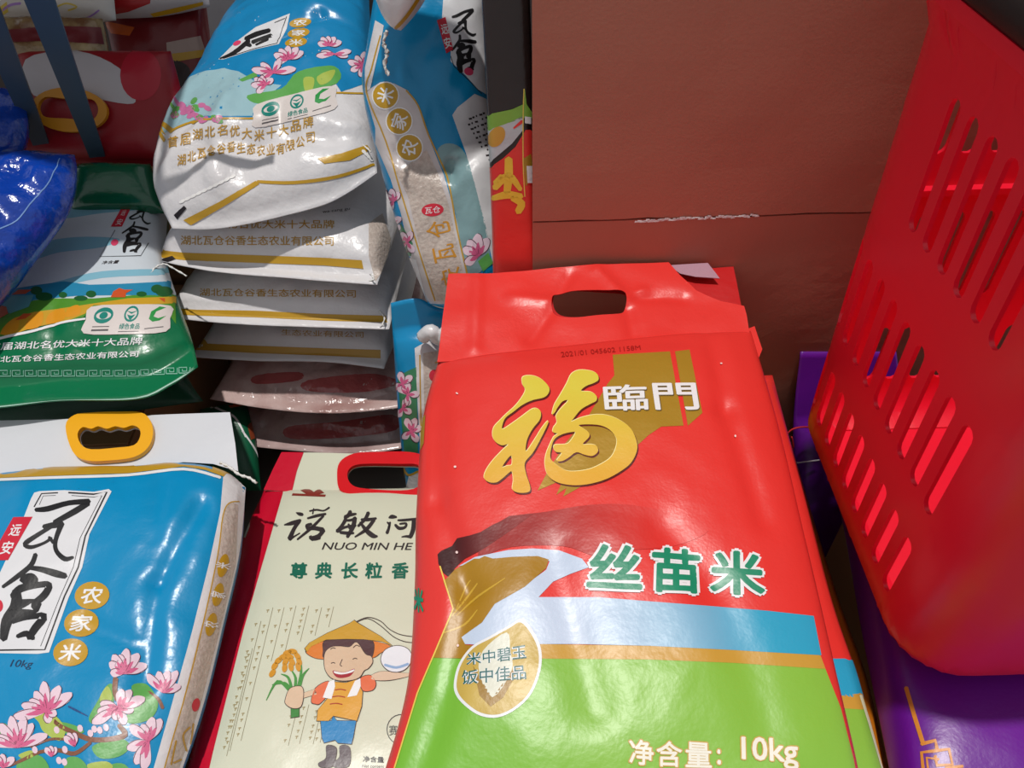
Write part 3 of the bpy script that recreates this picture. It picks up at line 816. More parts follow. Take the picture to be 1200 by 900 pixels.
# ------------------------------------------------------------------ blue bag at the front with yellow handle
pf = Plane((75, 640), 9, z=.295)
D_ = Bag('rice_bag', 'blue ten kilogram rice bag with pink magnolias and yellow grip handle', 'bag', BLUE, pf,
         L=[(-190, 1000), (-120, 800), (-75, 690), (-14, 556)], R=[(178, 1000), (214, 900), (240, 820), (263, 725), (281, 645), (288, 572)],
         B=[(0, 1010)], T=[(70, 550), (150, 549), (215, 545), (262, 552)], H=.044, D=.045, ns=64, nt=70, ps=(3.6, 2.2), pt=(3.5, 2), fin=(.02, 0), amp=.005, scale=10, seed=2,
         creases=[([(.86, .85), (.80, .60), (.84, .35)], .005, .03), ([(.70, .92), (.74, .72)], .003, .03), ([(.60, .5), (.78, .44)], .003, .025)])
D_.decal('gusset_panel', [[(262,553),(275,552),(290,572),(284,645),(266,725),(243,820),(217,900),(182,1000),(148,985),(180,900),(200,830),(225,740),(245,660),(258,600)]], WHT, 0)
D_.decal('rice_window', [[(262,600),(270,588),(279,592),(276,660),(258,735),(236,820),(208,905),(180,985),(168,985),(192,900),(212,830),(233,745),(252,670)]], RICE, 1)
D_.shapes('gold_line', [stroke([(176,960),(198,880),(218,810),(238,730),(255,650),(261,605),(268,590),(280,588)], 1.4)], GLD, 2)
dots(D_, [(261,663), (255,697), (247,732)], 6, 14, 14, '米家农', layer=3, trot=-80)
D_.decal('red_oval', [ell(229, 826, 4.5, 8, 14)], SEAL, 3)
D_.shapes('gold_lettering', [stroke([(222,852),(214,862),(218,880)], 2.2), stroke([(226,848),(223,872)], 2.0), stroke([(206,868),(200,896)], 2), stroke([(212,890),(203,894)], 2)], LG, 3)
D_.decal('gold_band', [[(-14,552),(60,550),(150,548),(190,543),(215,540),(240,541),(262,548),(270,556),(262,559),(240,551),(215,547),(150,555),(60,558),(-14,561)]], GLD, 2)
D_.shapes('white_band', [stroke([(-14,563),(60,560),(150,557),(215,550),(258,560)], 3.2)], white, 2)
c2 = lambda p: (p[0]/4.093, 560+p[1]/4.093)
D_.decal('label_panel', [[c2(p) for p in [(190,65),(310,60),(450,68),(522,55),(536,66),(430,270),(395,430),(330,575),(236,838),(180,845),(0,842),(-120,840),(-150,830),(-20,500),(60,330),(150,100),(165,72)]]], P('label white', (226, 226, 230)), 1)
D_.shapes('label_border', [stroke([c2(p)+(1.4,) for p in [(165,140),(200,77),(278,73)]], smooth=False), stroke([c2(p)+(1.8,) for p in [(330,72),(450,80),(514,68),(410,280),(376,430),(310,570),(216,825),(100,826),(0,828),(-110,826)]], smooth=False),
                        stroke([c2(p)+(.6,) for p in [(190,130),(208,88),(268,86)]], smooth=False), stroke([c2(p)+(.7,) for p in [(345,86),(452,94),(490,86),(385,290),(352,430),(290,570),(196,808)]], smooth=False)], black, 2)
brush_label(D_, c2, 1/4.093, 3)
D_.decal('red_tag', [[c2(p) for p in [(65,190),(158,188),(40,396),(-50,396)]]], SEAL, 3)
D_.text('tag_lettering', '远', [c2(p) for p in [(62,225),(112,225),(92,280),(40,280)]], white, 4, bold=.02)
D_.text('tag_lettering', '安', [c2(p) for p in [(22,305),(75,305),(52,368),(-2,368)]], white, 4, bold=.02)
D_.decal('red_seal', [[c2(p) for p in ell(-4, 615, 20, 30)]], SEAL, 3)
dots(D_, [c2((443,565)), c2((392,697)), c2((340,838))], 20.5, 16.2, -8, '农家米', sk=2.5)
D_.text('weight_lettering', '10kg', [(14,773),(40,774),(37,785),(11,784)], P('navy ink', (10, 50, 90)), 2, shear=.15)
c3 = lambda x, y: (x/5.4545, 740+y/5.4545)
for q in ([(640,420),(680,350),(720,340),(730,440),(680,540),(600,590),(570,550)], [(840,350),(930,335),(990,400),(1010,480),(960,560),(850,590),(800,560),(860,460)], [(590,740),(680,700),(790,690),(830,740),(760,800),(640,810)], [(420,820),(500,805),(560,873),(520,960),(420,960)], [(0,600),(40,590),(60,640),(0,660)], [(120,820),(250,790),(320,880),(300,1000),(120,1000)], [(380,580),(480,600),(540,640),(480,660),(390,640)], [(700,860),(800,850),(860,960),(700,980)]):
    D_.decal('leaf', [[c3(*p) for p in q]], LEAF, 2, smooth=True)
for q in ([(200,520),(290,500),(380,560),(420,640),(380,700),(280,640),(250,580)], [(120,790),(200,760),(215,800),(160,815)], [(640,420),(690,350),(720,430),(660,470)], [(560,850),(680,830),(720,873),(600,900)]):
    D_.decal('leaf', [[c3(*p) for p in q]], LEAF2, 3, smooth=True)
D_.shapes('branch', [stroke([c3(*p)+(w,) for *p, w in st]) for st in ([(740,300,6),(735,380,6),(750,440,5)], [(1040,490,4),(1010,430,4),(950,385,2)], [(330,550,4),(380,600,5),(480,650,6),(580,690,6),(700,690,6),(800,660,7),(760,600,5)], [(60,860,3),(150,820,4),(260,770,4),(380,760,5),(480,780,5),(580,710,4)], [(200,740,2.5),(320,690,3),(420,690,3)])], BRN, 3)
D_.shapes('twig', [stroke([c3(440,480)+(2.2,), c3(490,505)+(2.4,), c3(560,540)+(1,)])], P('navy twig', (10, 70, 130)), 3)
flower(D_, c3(790,270), [(-175,.55),(-140,.75),(-118,.9),(-82,1.05),(-52,1.05),(-20,1.05),(-100,.8)], 28, 6.0)
flower(D_, c3(300,510), [(170,1.25),(-165,.95),(-145,.75),(-120,.85),(-95,1.1),(-62,1.05),(-35,1.15),(20,.4),(80,.45)], 32, 6.0)
flower(D_, c3(760,490), [(170,.85),(150,1.2),(-165,.75),(-80,.75),(-55,.85),(-20,1.1),(70,.7),(110,.5),(10,.6)], 30, 6.2)
flower(D_, c3(1040,390), [(-130,1.0),(-100,.9),(-75,.95),(-55,1.1),(-20,.8)], 28, 5.4)
flower(D_, c3(110,740), [(-165,1.1),(-125,1.0),(-100,1.1),(-75,1.1),(-55,1.0),(-22,1.15),(-150,.8)], 34, 6.0)
flower(D_, c3(950,700), [(-140,.95),(160,.9),(120,1.05),(100,1.15),(-80,.95),(-60,1.0),(-110,.7)], 30, 6.4)
flower(D_, c3(480,735), [(-115,1.0),(-90,.9),(-135,.95)], 18, 4.4); flower(D_, c3(330,800), [(-120,.9),(-90,.9),(-60,.9)], 14, 4)
flower(D_, c3(20,870), [(-120,.9),(-90,.9),(-40,1)], 18, 5)
for (x, y) in ((515,620),(365,630),(580,652),(640,632),(605,625),(680,615),(418,755),(226,757),(380,825),(415,835)):
    D_.decal('loose_petal', [ell(*c3(x, y), 3.3, 4.4, -15, 10)], PET, 4)
flapD = P('white header film', (214, 216, 222), .4)
yg = M('yellow handle plastic', (240, 172, 16), .35)
hg = catmull([(94,512),(100,504),(110,506),(118,503),(128,506),(138,503),(148,505),(158,502),(166,506),(167,515),(160,525),(140,528),(110,530),(98,524)], 3)
pfl = Plane((135, 520), 9, z=.319)
plate('handle_flap', D_.root, pfl, [[(-16,556),(-12,492),(60,491),(135,488),(200,486),(270,484),(276,520),(279,552),(250,544),(215,542),(150,552),(60,556)], hg], flapD, off=0, amp=.004, scale=10, cell=.01)
plate('grip_handle', D_.root, pfl, [catmull([(80,503),(90,490),(110,487),(140,486),(168,487),(179,497),(182,512),(176,528),(160,539),(132,543),(104,543),(88,532)], 4), hg], yg, off=.0068, thick=.006, cell=.02, label='yellow plastic grip')
string_bits(D_, [pfl.at(p)+pfl.N*.012 for p in [(262, 548), (272, 553), (284, 562), (296, 566), (304, 572)]], .0016)

# ------------------------------------------------------------------ cream bag with the farmer picture
pn = Plane((420, 650), 0, z=.205)
CRM = P('cream bag print', (216, 218, 196), 0.34, bump=[(22, .25, .004), (420, .1, .0008)])
CR = P('crimson print', (206, 14, 48), 0.34)
G_ = Bag('rice_bag', 'cream rice bag with crimson edge, red grip and a farmer picture', 'bag', CRM, pn,
         L=[(190, 1000), (222, 900), (240, 815), (262, 720), (284, 640), (311, 572)], R=[(570, 1000), (574, 800), (578, 572)],
         B=[(380, 1005)], T=[(400, 576)], H=.034, D=.022, ns=60, nt=70, ps=(4.5, 2.6), pt=(4, 2), fin=(.02, 0), amp=.002, scale=8, seed=5,
         creases=[([(.10, .98), (.12, .6), (.10, .2)], .002, .03)])
G_.decal('crimson_edge', [[(311,570),(333,573),(318,625),(302,680),(285,740),(270,800),(250,880),(225,990),(170,1000),(222,900),(240,815),(262,720),(284,640)]], CR, 0)
cR = lambda p: (320+p[0]/6.6667, 580+p[1]/6.6667)
ink = P('brown black ink', (52, 44, 46))
nuo = [[(180,140,4),(205,150,18),(232,155,16)], [(88,236,6),(150,222,22),(215,200,16)], [(205,205,22),(165,265,20),(130,345,26)], [(130,348,20),(160,330,10),(210,300,6)], [(285,128,8),(340,118,10),(395,125,8),(440,100,10)], [(318,108,6),(310,150,8)], [(270,185,10),(340,165,16),(412,150,12)], [(395,165,12),(300,260,16),(190,350,10)],
       [(300,230,16),(262,240,14),(270,270,14)], [(270,262,22),(330,262,22),(390,275,26)], [(395,275,24),(360,320,22),(300,345,26)], [(290,330,22),(320,345,20),(365,335,20)]]
min_ = [[(605,130,20),(590,160,22),(560,180,18)], [(560,170,14),(620,155,16),(650,150,10)], [(570,190,20),(540,240,18),(500,285,16)], [(500,285,22),(560,255,14),(645,240,16)], [(640,180,22),(625,250,24),(580,330,18)], [(555,200,12),(600,200,14),(640,188,14)], [(590,230,12),(600,265,14)], [(525,295,16),(580,300,18),(630,300,12)], [(745,140,20),(720,190,18),(665,245,14)], [(690,195,14),(740,195,18),(806,185,12)], [(790,195,18),(730,270,20),(640,330,8)], [(680,215,10),(730,280,24),(780,320,26),(815,325,10)]]
he = [[(905,180,8),(930,172,22),(965,175,10)], [(892,215,8),(910,235,14),(900,260,10)], [(890,300,18),(905,260,14),(915,215,10)], [(975,200,10),(1030,198,14),(1130,188,12)], [(955,235,14),(985,262,18),(1030,255,14),(1040,225,12),(990,228,10)], [(1100,195,22),(1095,270,24),(1075,325,22)], [(1080,330,18),(1040,325,12),(1005,330,6)]]
for grp in (nuo, min_, he):
    G_.shapes('calligraphy', [stroke([cR((x, y))+(w/6.667*1.45,) for x, y, w in st]) for st in grp], ink, 2)
G_.text('brand_lettering', 'NUO MIN HE', [cR(p) for p in [(390,372),(1095,376),(1088,432),(380,430)]], ink, 2, bold=.008, shear=.15)
dg = P('deep green ink', (12, 104, 82))
for k, ch in enumerate('尊典长粒香'):
    x0 = [130, 325, 527, 715, 920][k]
    G_.text('variety_lettering', ch, [cR(p) for p in [(x0+12,530),(x0+142,528),(x0+135,655),(x0,658)]], dg, 2, bold=.03)
G_.shapes('crest', [[(352,575),(362,572),(368,577),(374,573),(380,578),(372,580),(360,580)], [(343,578.5),(382,580),(381,582.5),(342,581)]], P('brown red ink', (140, 50, 40)), 2)
c5 = lambda pts: [(300+x/4.735, 710+y/4.735) for x, y in pts]
ol = P('picture outline ink', (70, 50, 44))
def pic(nm, pts, rgb, layer=3, smooth=True):
    G_.decal(nm, [c5(pts)], P('picture %d %d %d' % rgb, rgb), layer, smooth=smooth)
def fat(pts, k):
    x = sum(p[0] for p in pts)/len(pts); y = sum(p[1] for p in pts)/len(pts)
    out = []
    for p in pts:
        d = math.hypot(p[0]-x, p[1]-y) or 1
        out.append((p[0]+(p[0]-x)/d*k, p[1]+(p[1]-y)/d*k))
    return out
def opic(nm, pts, rgb, layer=3, smooth=True):
    G_.decal(nm+'_outline', [c5(fat(pts, 4))], ol, layer-1, smooth=smooth); pic(nm, pts, rgb, layer, smooth)
G_.shapes('hat_cord', [stroke([(300+x/4.735, 710+y/4.735, .9) for x, y in st]) for st in ([(550,92),(620,65),(690,85),(740,130),(800,160),(870,172)], [(550,96),(620,72),(690,110),(760,170),(820,198),(875,206)])], ol, 3)
opic('hat_underside', [(278,258),(300,232),(390,195),(520,188),(640,195),(748,226),(690,264),(640,292),(500,300),(380,298),(320,288)], (224, 128, 50), 4)
opic('hat', [(272,238),(300,206),(400,152),(520,100),(545,82),(560,95),(600,118),(690,170),(758,224),(700,200),(600,188),(500,186),(390,190),(310,226),(284,258)], (206, 158, 46), 6, False)
opic('hair', [(380,200),(450,192),(560,192),(648,200),(645,280),(610,292),(500,280),(385,292),(376,250)], (84, 52, 56), 6)
opic('face', [(386,262),(420,232),(470,228),(520,232),(560,206),(606,270),(640,285),(646,318),(622,350),(600,362),(570,402),(500,418),(430,408),(392,370),(380,320)], (220, 190, 160), 8)
pic('mouth', [(428,362),(490,372),(548,352),(525,392),(470,404),(440,392)], (168, 36, 50), 9); pic('teeth', [(436,366),(490,374),(545,356),(535,372),(480,384),(440,378)], (240, 240, 240), 10)
G_.shapes('eyes', [stroke([(300+x/4.735, 710+y/4.735, .9) for x, y in st]) for st in ([(418,322),(430,318),(440,322)], [(538,300),(550,294),(562,298)], [(415,244),(428,236),(442,240)], [(540,236),(558,222),(576,230)], [(480,300),(468,330),(478,338)])], ol, 10)
opic('sleeve', [(330,460),(400,420),(415,470),(360,540),(330,545),(308,530)], (232, 116, 76), 4); opic('sleeve', [(580,405),(636,388),(665,430),(648,468),(592,470)], (232, 116, 76), 4)
opic('forearm', [(258,487),(330,462),(338,492),(262,514)], (222, 194, 164), 4, False); opic('forearm', [(640,388),(700,365),(780,372),(872,378),(850,392),(740,414),(650,412)], (226, 198, 172), 4)
opic('stalk', [(195,560),(240,560),(240,615),(195,622)], (60, 136, 60), 4, False)
for k, (a, b, c_) in enumerate((((195,470),(160,430),(90,440)), ((200,470),(180,400),(140,380)), ((215,470),(220,400),(190,350)), ((230,470),(250,380),(250,300)), ((240,465),(260,390),(295,348)), ((185,470),(120,420),(58,525)))):
    G_.shapes('leaf_blade', [stroke([(300+p[0]/4.735, 710+p[1]/4.735, w) for p, w in zip((a, b, c_), (3.4, 3.0, .8))])], P('blade green', (74, 150, 66)), 4)
for (x, y, r_) in ((92,375,-55),(105,335,-55),(125,305,-40),(150,285,-30),(175,262,-20),(205,255,10),(230,280,50),(240,310,70),(235,340,80),(165,310,-60),(160,345,-80),(195,340,80),(200,310,60),(185,285,0)):
    G_.decal('grain', [[(300+x_/4.735, 710+y_/4.735) for x_, y_ in ell(x, y, 26, 15, r_, 12)]], P('ear gold', (214, 150, 40)), 5)
opic('hand', [(165,520),(190,462),(250,450),(264,490),(250,560),(205,570),(168,548)], (222, 192, 162), 7)
opic('waistcoat', [(400,515),(436,425),(500,430),(560,412),(592,480),(586,560),(560,640),(430,612),(405,640),(338,640),(345,580)], (226, 166, 60), 7, False)
pic('towel', [(436,412),(405,425),(372,512),(420,520),(440,450)], (244, 244, 246), 9, False); pic('towel', [(580,405),(550,420),(508,510),(560,500),(582,450)], (244, 244, 246), 9, False)
G_.shapes('frog_button', [stroke([(300+x/4.735, 710+y/4.735, 1.2) for x, y in st]) for st in ([(440,470),(470,466),(500,472)], [(425,508),(460,504),(495,510)], [(412,548),(446,544),(480,550)])], P('button red', (176, 60, 40)), 9)
opic('trousers', [(360,642),(420,640),(430,615),(450,640),(556,640),(540,730),(530,768),(455,762),(440,745),(380,762),(368,735)], (34, 134, 196), 6, False)
for q in ([(392,780),(445,790),(440,850),(420,893),(362,895),(350,872),(392,845)], [(466,782),(520,790),(515,888),(440,895),(428,870),(466,842)]): opic('boot', q, (94, 82, 88), 6)
opic('bowl', [(695,290),(720,246),(780,224),(840,240),(866,290),(838,345),(790,368),(740,362),(704,330)], (236, 238, 246), 6)
G_.shapes('bowl_band', [stroke([(300+x/4.735, 710+y/4.735, 3) for x, y in [(715,330),(780,345),(845,325)]])], P('bowl blue', (150, 180, 220)), 7)
pln = P('verse line ink', (150, 140, 110)); random.seed(8)
vl, vm = [], []
for k, (x0, y0, y1) in enumerate(((391,711,735),(377,712,745),(362,710,752),(347,710,764),(333,712,775),(320,712,868),(306,728,880),(296,760,886),(392,800,870),(377,830,872),(362,826,872),(347,836,874))):
    sl = -.24
    vl.append(stroke([(x0, y0, .55), (x0+sl*(y1-y0), y1, .55)], smooth=False))
    y = y0+4
    while y < y1-3:
        xx = x0-5+sl*(y-y0)
        vm += [stroke([(xx-1.6, y-.8, .9), (xx+1.6, y-1.2, .9)], smooth=False), stroke([(xx+.6, y-1.6, .8), (xx-.8, y+1.8, .8)], smooth=False)]
        y += random.choice((7, 7, 10, 18))
o_ = G_.shapes('verse_lines', vl, pln, 1); o_['kind'] = 'stuff'
o_ = G_.shapes('verse_marks', vm, P('verse gold ink', (168, 150, 104)), 1); o_['kind'] = 'stuff'
G_.decal('round_stamp', [ell(470, 855, 17, 18), ell(470, 855, 16, 17)], ink, 2); G_.text('stamp_lettering', '赛', [(456,850),(466,850),(466,862),(456,862)], ink, 2)
G_.text('weight_lettering', '净含量', [(426,886),(450,887),(450,894),(425,893)], ink, 2, bold=.02); G_.text('weight_lettering', 'Net content', [(425,896),(450,896.5),(450,900),(424,899.5)], ink, 2)
pnf = Plane((400, 555), 0, z=.220)
hn = catmull([(408,562),(411,552),(425,547),(470,547),(490,548),(496,560),(490,574),(470,578),(430,576),(414,572)], 3)
plate('handle_flap', G_.root, pnf, [[(309,574),(320,550),(330,530),(420,532),(560,534),(572,556),(580,576),(440,582)], hn], CRM, off=0, amp=.003, cell=.012)
plate('flap_edge', G_.root, pnf, [[(309,574),(320,550),(330,530),(356,531),(348,552),(342,576)]], CR, off=.001, thick=.0006, amp=.003, cell=.012)
plate('grip_handle', G_.root, pnf, [catmull([(396,562),(399,545),(415,535),(440,533),(480,533),(500,540),(510,560),(500,582),(470,587),(420,583),(400,578)], 4), hn], M('red handle plastic', (216, 14, 26), .3), off=.006, thick=.005, cell=.02, label='red plastic grip')
# ------------------------------------------------------------------ green bag lying beside the stack
pg = Plane((90, 390), 5, z=.365)
GRN = P('green bag print', (8, 112, 70), 0.27, bump=[(24, .35, .005), (420, .1, .0008)])
E_ = Bag('rice_bag', 'green rice bag with a painted field landscape lying beside the white stack', 'bag', GRN, pg,
         L=[(-130, 490), (-70, 440), (-20, 380), (40, 296), (90, 230)], R=[(232, 430), (224, 395), (208, 350), (195, 300), (198, 226)],
         B=[(0, 478), (70, 470), (160, 468), (200, 452)], T=[(150, 228)], H=.040, D=.038, ns=60, nt=64, ps=(4, 2.4), pt=(4.5, 2.2), fin=(.10, 0), amp=.003, scale=9, seed=7,
         creases=[([(.1, .16), (.6, .17), (.95, .14)], .004, .03), ([(.45, .3), (.5, .12)], .003, .03)])
E_.decal('sky', [[(90,232),(150,229),(226,226),(216,300),(214,345),(198,352),(150,352),(80,352),(0,372),(-60,420),(-30,370),(40,296)]], P('sky print', (206, 214, 222)), 0)
skb = P('cloud blue print', (132, 186, 206))
for q in ([(88,236),(130,231),(175,231),(175,244),(120,250),(70,256)], [(52,285),(90,278),(140,280),(120,290),(70,296),(40,304)], [(20,340),(60,332),(120,318),(200,316),(200,322),(120,326),(60,340),(10,356)]):
    E_.decal('cloud_band', [q], skb, 1, smooth=True)
E_.decal('hill', [[(-20,372),(20,338),(45,334),(75,330),(105,334),(140,333),(200,330),(200,347),(150,346),(90,347),(40,352),(0,372)]], P('hill blue print', (40, 136, 176)), 2)
E_.decal('meadow', [[(-60,410),(-30,378),(10,356),(60,350),(110,350),(160,346),(205,346),(206,380),(190,358),(110,360),(98,372),(40,384),(0,396),(-60,420)]], P('meadow print', (82, 146, 44)), 2)
E_.decal('crop_band', [[(0,392),(4,384),(20,372),(40,366),(70,362),(110,356),(150,350),(206,348),(206,356),(150,358),(110,358),(100,368),(80,376),(40,384),(10,394)]], P('crop gold print', (206, 160, 42)), 3)
for q in ([(2,392),(8,380),(22,372),(20,388)], [(30,386),(36,372),(50,366),(48,382)], [(55,380),(58,368),(74,362),(76,374)], [(78,372),(80,362),(92,358),(94,368)]): E_.decal('sheaf', [q], P('sheaf print', (224, 150, 30)), 4, smooth=True)
for (x, y, rx, ry) in ((43,341,7,5),(52,348,10,5),(74,346,5,3.5),(107,345,6,4),(166,345,6,3),(184,339,7,5),(192,342,10,6),(95,350,8,3)): E_.decal('bush', [ell(x, y, rx, ry)], P('bush print', (30, 92, 44)), 4)
for q in ([(130,349),(133,342),(140,338),(146,340),(156,340),(148,344),(147,349)], [(14,346),(22,340),(38,340),(30,345)], [(0,374),(0,358),(8,360),(10,368)], [(18,376),(28,368),(38,368),(30,374)], [(186,350),(193,350),(193,355)]): E_.decal('roof', [q], P('roof orange print', (206, 84, 36)), 5)
E_.decal('pond', [[(4,358),(14,347),(40,346),(34,360),(12,368)]], P('pond print', (90, 160, 172)), 4)
E_.shapes('white_wave', [stroke([(-60,416,3),(0,397,3),(40,388,3),(75,378,2.6),(100,374,2.2)])], white, 5)
cert(E_, [(106,358), (202,357), (196,391), (96,393)], 6)
E_.box('slogan', '首届湖北名优大米十大品牌', -14, 402, 166, 411, white, 3, bold=.012, dy=-7, sk=2)
E_.box('slogan', '湖北瓦仓谷香生态农业有限公司', -12, 418, 162, 425.5, white, 3, bold=.012, dy=-7, sk=1)
ms = []
for k in range(19):
    x0 = -60+k*15.0; y0 = 437 - max(0, (x0-150))*.05
    ms += [stroke([(x0, y0+3.5, .9), (x0, y0-3, .9), (x0+9, y0-3.2, .9), (x0+9, y0+1.4, .9), (x0+4, y0+1.4, .9), (x0+4, y0-.8, .9)], smooth=False), stroke([(x0+13, y0-3.2, .9), (x0+13, y0+3.5, .9), (x0, y0+3.6, .9)], smooth=False)]
o_ = E_.shapes('fret_border', ms, P('fret print', (150, 206, 186)), 3); o_['kind'] = 'stuff'
T, sc = affine([(172,155), (350,385), (140,770)], [(156,241.5), (176,262), (158,295.5)])
brush_label(E_, T, sc, 3)
E_.decal('red_tag', [[(142,245),(153,245),(143,266),(130,266)]], SEAL, 3); E_.text('tag_lettering', '远安'[0], [(144,247),(149,247),(146,253),(141,253)], white, 4); E_.text('tag_lettering', '安', [(139,257),(145,257),(142,264),(135,264)], white, 4)
E_.decal('pink_seal', [ell(134.5, 284.5, 4.5, 3.6, -25)], PINK, 3)
E_.shapes('label_border', [stroke([(135,270,.7),(117,301,.7),(165,300,.9),(174,285,.9)], smooth=False), stroke([(153,241,.6),(159,234,.6),(180,233,.6)], smooth=False)], black, 2)
E_.text('small_lettering', '净含量', [(121,306),(141,305),(138,309),(119,310)], ink, 2, bold=.01)
E_.shapes('pale_hem', [stroke([(-60,482,1.6),(0,477,1.6),(70,470,1.6),(160,467,1.6),(200,450,1.6),(230,432,1.4)])], P('hem print', (170, 206, 190)), 3)
pg2 = Plane((110, 450), 4, z=.285)
Bag('rice_bag', 'dark green bag lying under the landscape bag', 'bag', P('dark green bag', (12, 66, 44), .4), pg2, L=[(-120, 520), (-60, 470), (60, 300)], R=[(238, 470), (215, 430), (182, 330)], H=.03, D=.03, ns=30, nt=30, seed=14)

# ------------------------------------------------------------------ stack of white bags
def wbag(label, z, fl, H, D, seed, bpts, yb=1.20, xr=-.152, xb=-.455, tilt=0, roll=0, fin=.05):
    pl = Plane(bpts[len(bpts)//2], tilt, roll, z=z)
    R_ = [bpts[-1], (xr, .98, 'w'), (xr+.01, yb, 'w')]; L_ = [bpts[0], (xb, .98, 'w'), (xb+.02, yb, 'w')]
    return Bag('rice_bag', label, 'bag', WHT, pl, L=L_, R=R_, B=bpts[1:-1], H=H, D=D, ns=60, nt=60, ps=(4.5, 2.4), pt=(4.5, 2.2), fin=(fin, .02), amp=.006, scale=13, seed=seed, group='white rice bags in the stack'), pl
INK2 = P('bar ink', (36, 30, 32))
slog2 = '湖北瓦仓谷香生态农业有限公司'
# bottom up: two bags in clear film
FILM = M('clear crinkled film', (214, 190, 186), 0.16, bump=[(30, .8, .008), (90, .4, .003)], var=(14, .8, (150, 104, 98)), coat=.6)
FILM2 = M('clear crinkled film pale', (208, 184, 182), 0.14, bump=[(26, .8, .008), (80, .4, .003)], var=(12, .7, (126, 88, 84)), coat=.6)
FRED = M('red print under film', (176, 84, 84), 0.16, bump=[(30, .8, .008), (90, .4, .003)], coat=.6)
for (lab, z, bp_, H, D, sd_, fm, bands) in (
        ('clear film bag with red print on the floor under the white stack', .098, [(256, 518), (340, 528), (420, 532), (470, 526)], .034, .085, 21, FILM2,
         [[(338,500),(400,494),(460,486),(464,504),(400,513),(340,514)]]),
        ('clear film bag with red print, second from the bottom of the white stack', .178, [(246, 468), (330, 481), (400, 484), (468, 478)], .020, .038, 22, FILM,
         [[(360,446),(430,438),(462,444),(462,452),(420,460),(360,458)], [(300,440),(350,436),(350,446),(300,450)]])):
    pl = Plane(bp_[2], 0, z=z)
    b = Bag('rice_bag', lab, 'bag', fm, pl, L=[bp_[0], (-.425, .98, 'w'), (-.42, 1.2, 'w')], R=[bp_[-1], (-.15, .98, 'w'), (-.15, 1.2, 'w')], B=bp_[1:-1], H=H, D=D, ns=60, nt=60,
            ps=(4, 2.2), pt=(4.5, 2), fin=(.06, .02), amp=.010, scale=16, seed=sd_)
    for q in bands: b.decal('red_print', [q], FRED, 0, smooth=True)
w4, p4 = wbag('white rice bag in the stack, resting on the clear film bags', .246, None, .036, .038, 31, [(222, 418), (300, 423), (380, 424), (450, 432)], xb=-.42)
w4.decal('gold_band', [[(228,402),(300,405),(380,408),(446,410),(446,420),(380,417),(300,414),(228,410)]], LG, 1)
w4.box('slogan', slog2[6:], 330, 386, 426, 393, LG, 2, dy=3)
w3, p3 = wbag('third bag down in the white stack, with a gold band along its lip', .322, None, .031, .034, 32, [(194, 372), (280, 380), (380, 384), (456, 386)])
w3.decal('gold_band', [[(194,360),(230,363),(300,364),(380,368),(452,370),(454,378),(380,376),(300,372),(230,370),(194,368)]], GLD, 1)
w3.box('slogan', slog2, 234, 338, 417, 347, LG, 2, bold=.01, dy=2)
w3.shapes('bar_marks', [[(200,376),(226,378),(224,382),(202,381)]], INK2, 2)
w2, p2 = wbag('white rice bag in the stack, directly under the slumped blue bag', .390, None, .050, .034, 33, [(180, 304), (250, 318), (340, 326), (442, 334)], fin=.055)
w2.decal('gold_band', [[(178,292),(215,296),(300,299),(380,302),(424,305),(426,315),(380,311),(300,308),(215,305),(178,301)]], GLD, 1)
w2.box('slogan', slog2, 212, 276, 391, 287, LG, 2, bold=.01, dy=1)
w2.box('slogan', '首届湖北名优大米十大品牌', 222, 258, 392, 268, LG, 2, bold=.01, dy=0)
w2.shapes('bar_marks', [[(182,306),(202,300),(206,304),(186,312)]], INK2, 2)
w2.decal('side_window', [[(432,262),(448,250),(458,280),(452,312),(440,330),(432,300)]], RICE, 1)
w2.text('small_lettering', 'wa cang gu', [(378,248),(410,244),(410,247),(378,251)], ink, 2)
for (bag, pts) in ((w2, [(222, 332), (205, 322), (196, 318), (186, 322), (180, 330)]), (w3, [(446, 372), (452, 380), (449, 390)]), (w2, [(436, 330), (440, 336), (434, 338)])):
    string_bits(bag, [bag.pl.at(p)+bag.pl.N*.012 for p in pts])
# topmost bag, slumped, with the blue printed face
pt_ = Plane((320, 225), 13, 7, z=.474)
TB = Bag('rice_bag', 'slumped blue and white rice bag lying on top of the white stack', 'bag', WHT, pt_,
         L=[(202, 268), (184, 222), (196, 160), (238, 92), (262, 50), (292, 0), (308, -25)], R=[(442, 203), (440, 150), (438, 90), (434, 30), (431, -25)],
         B=[(255, 268), (320, 256), (390, 236)], T=[(380, -27)], H=.060, D=.025, ns=72, nt=80, ps=(3.5, 2.0), pt=(4.2, 2.0), fin=(.02, 0), amp=.008, scale=11, seed=3,
         creases=[([(.0, .06), (.3, .17), (.65, .17), (1, .08)], .009, .035), ([(.02, .11), (.3, .235), (.65, .225), (1, .12)], -.005, .03), ([(.55, .55), (.75, .62), (.97, .58)], .005, .03), ([(.62, .70), (.95, .74)], .004, .025), ([(.32, .08), (.40, .30)], -.010, .05), ([(.45, .10), (.62, .22), (.8, .16)], .008, .05), ([(.1, .2), (.2, .4)], .004, .04), ([(.5, .93), (.9, .96)], .006, .03), ([(.6, .83), (.95, .86)], .005, .025)])
TB.decal('blue_field', [[TB.edge(0, (196,160)),('g',0,1),('g',1,1),TB.edge(1, (438,108)),(400,108),(392,96),(300,122),(296,138),(240,138),(212,148)]], P('sky blue print', (26, 134, 190), .28, bump=[(24, .35, .005)]), 0)
TB.decal('pale_field', [[TB.edge(0, (199,154)),TB.edge(0, (248,80)),(262,80),(280,84),(300,96),(330,100),(300,124),(296,136),(240,136),(214,146)]], P('mist print', (160, 196, 206), .28, bump=[(24, .5, .006)]), 1)
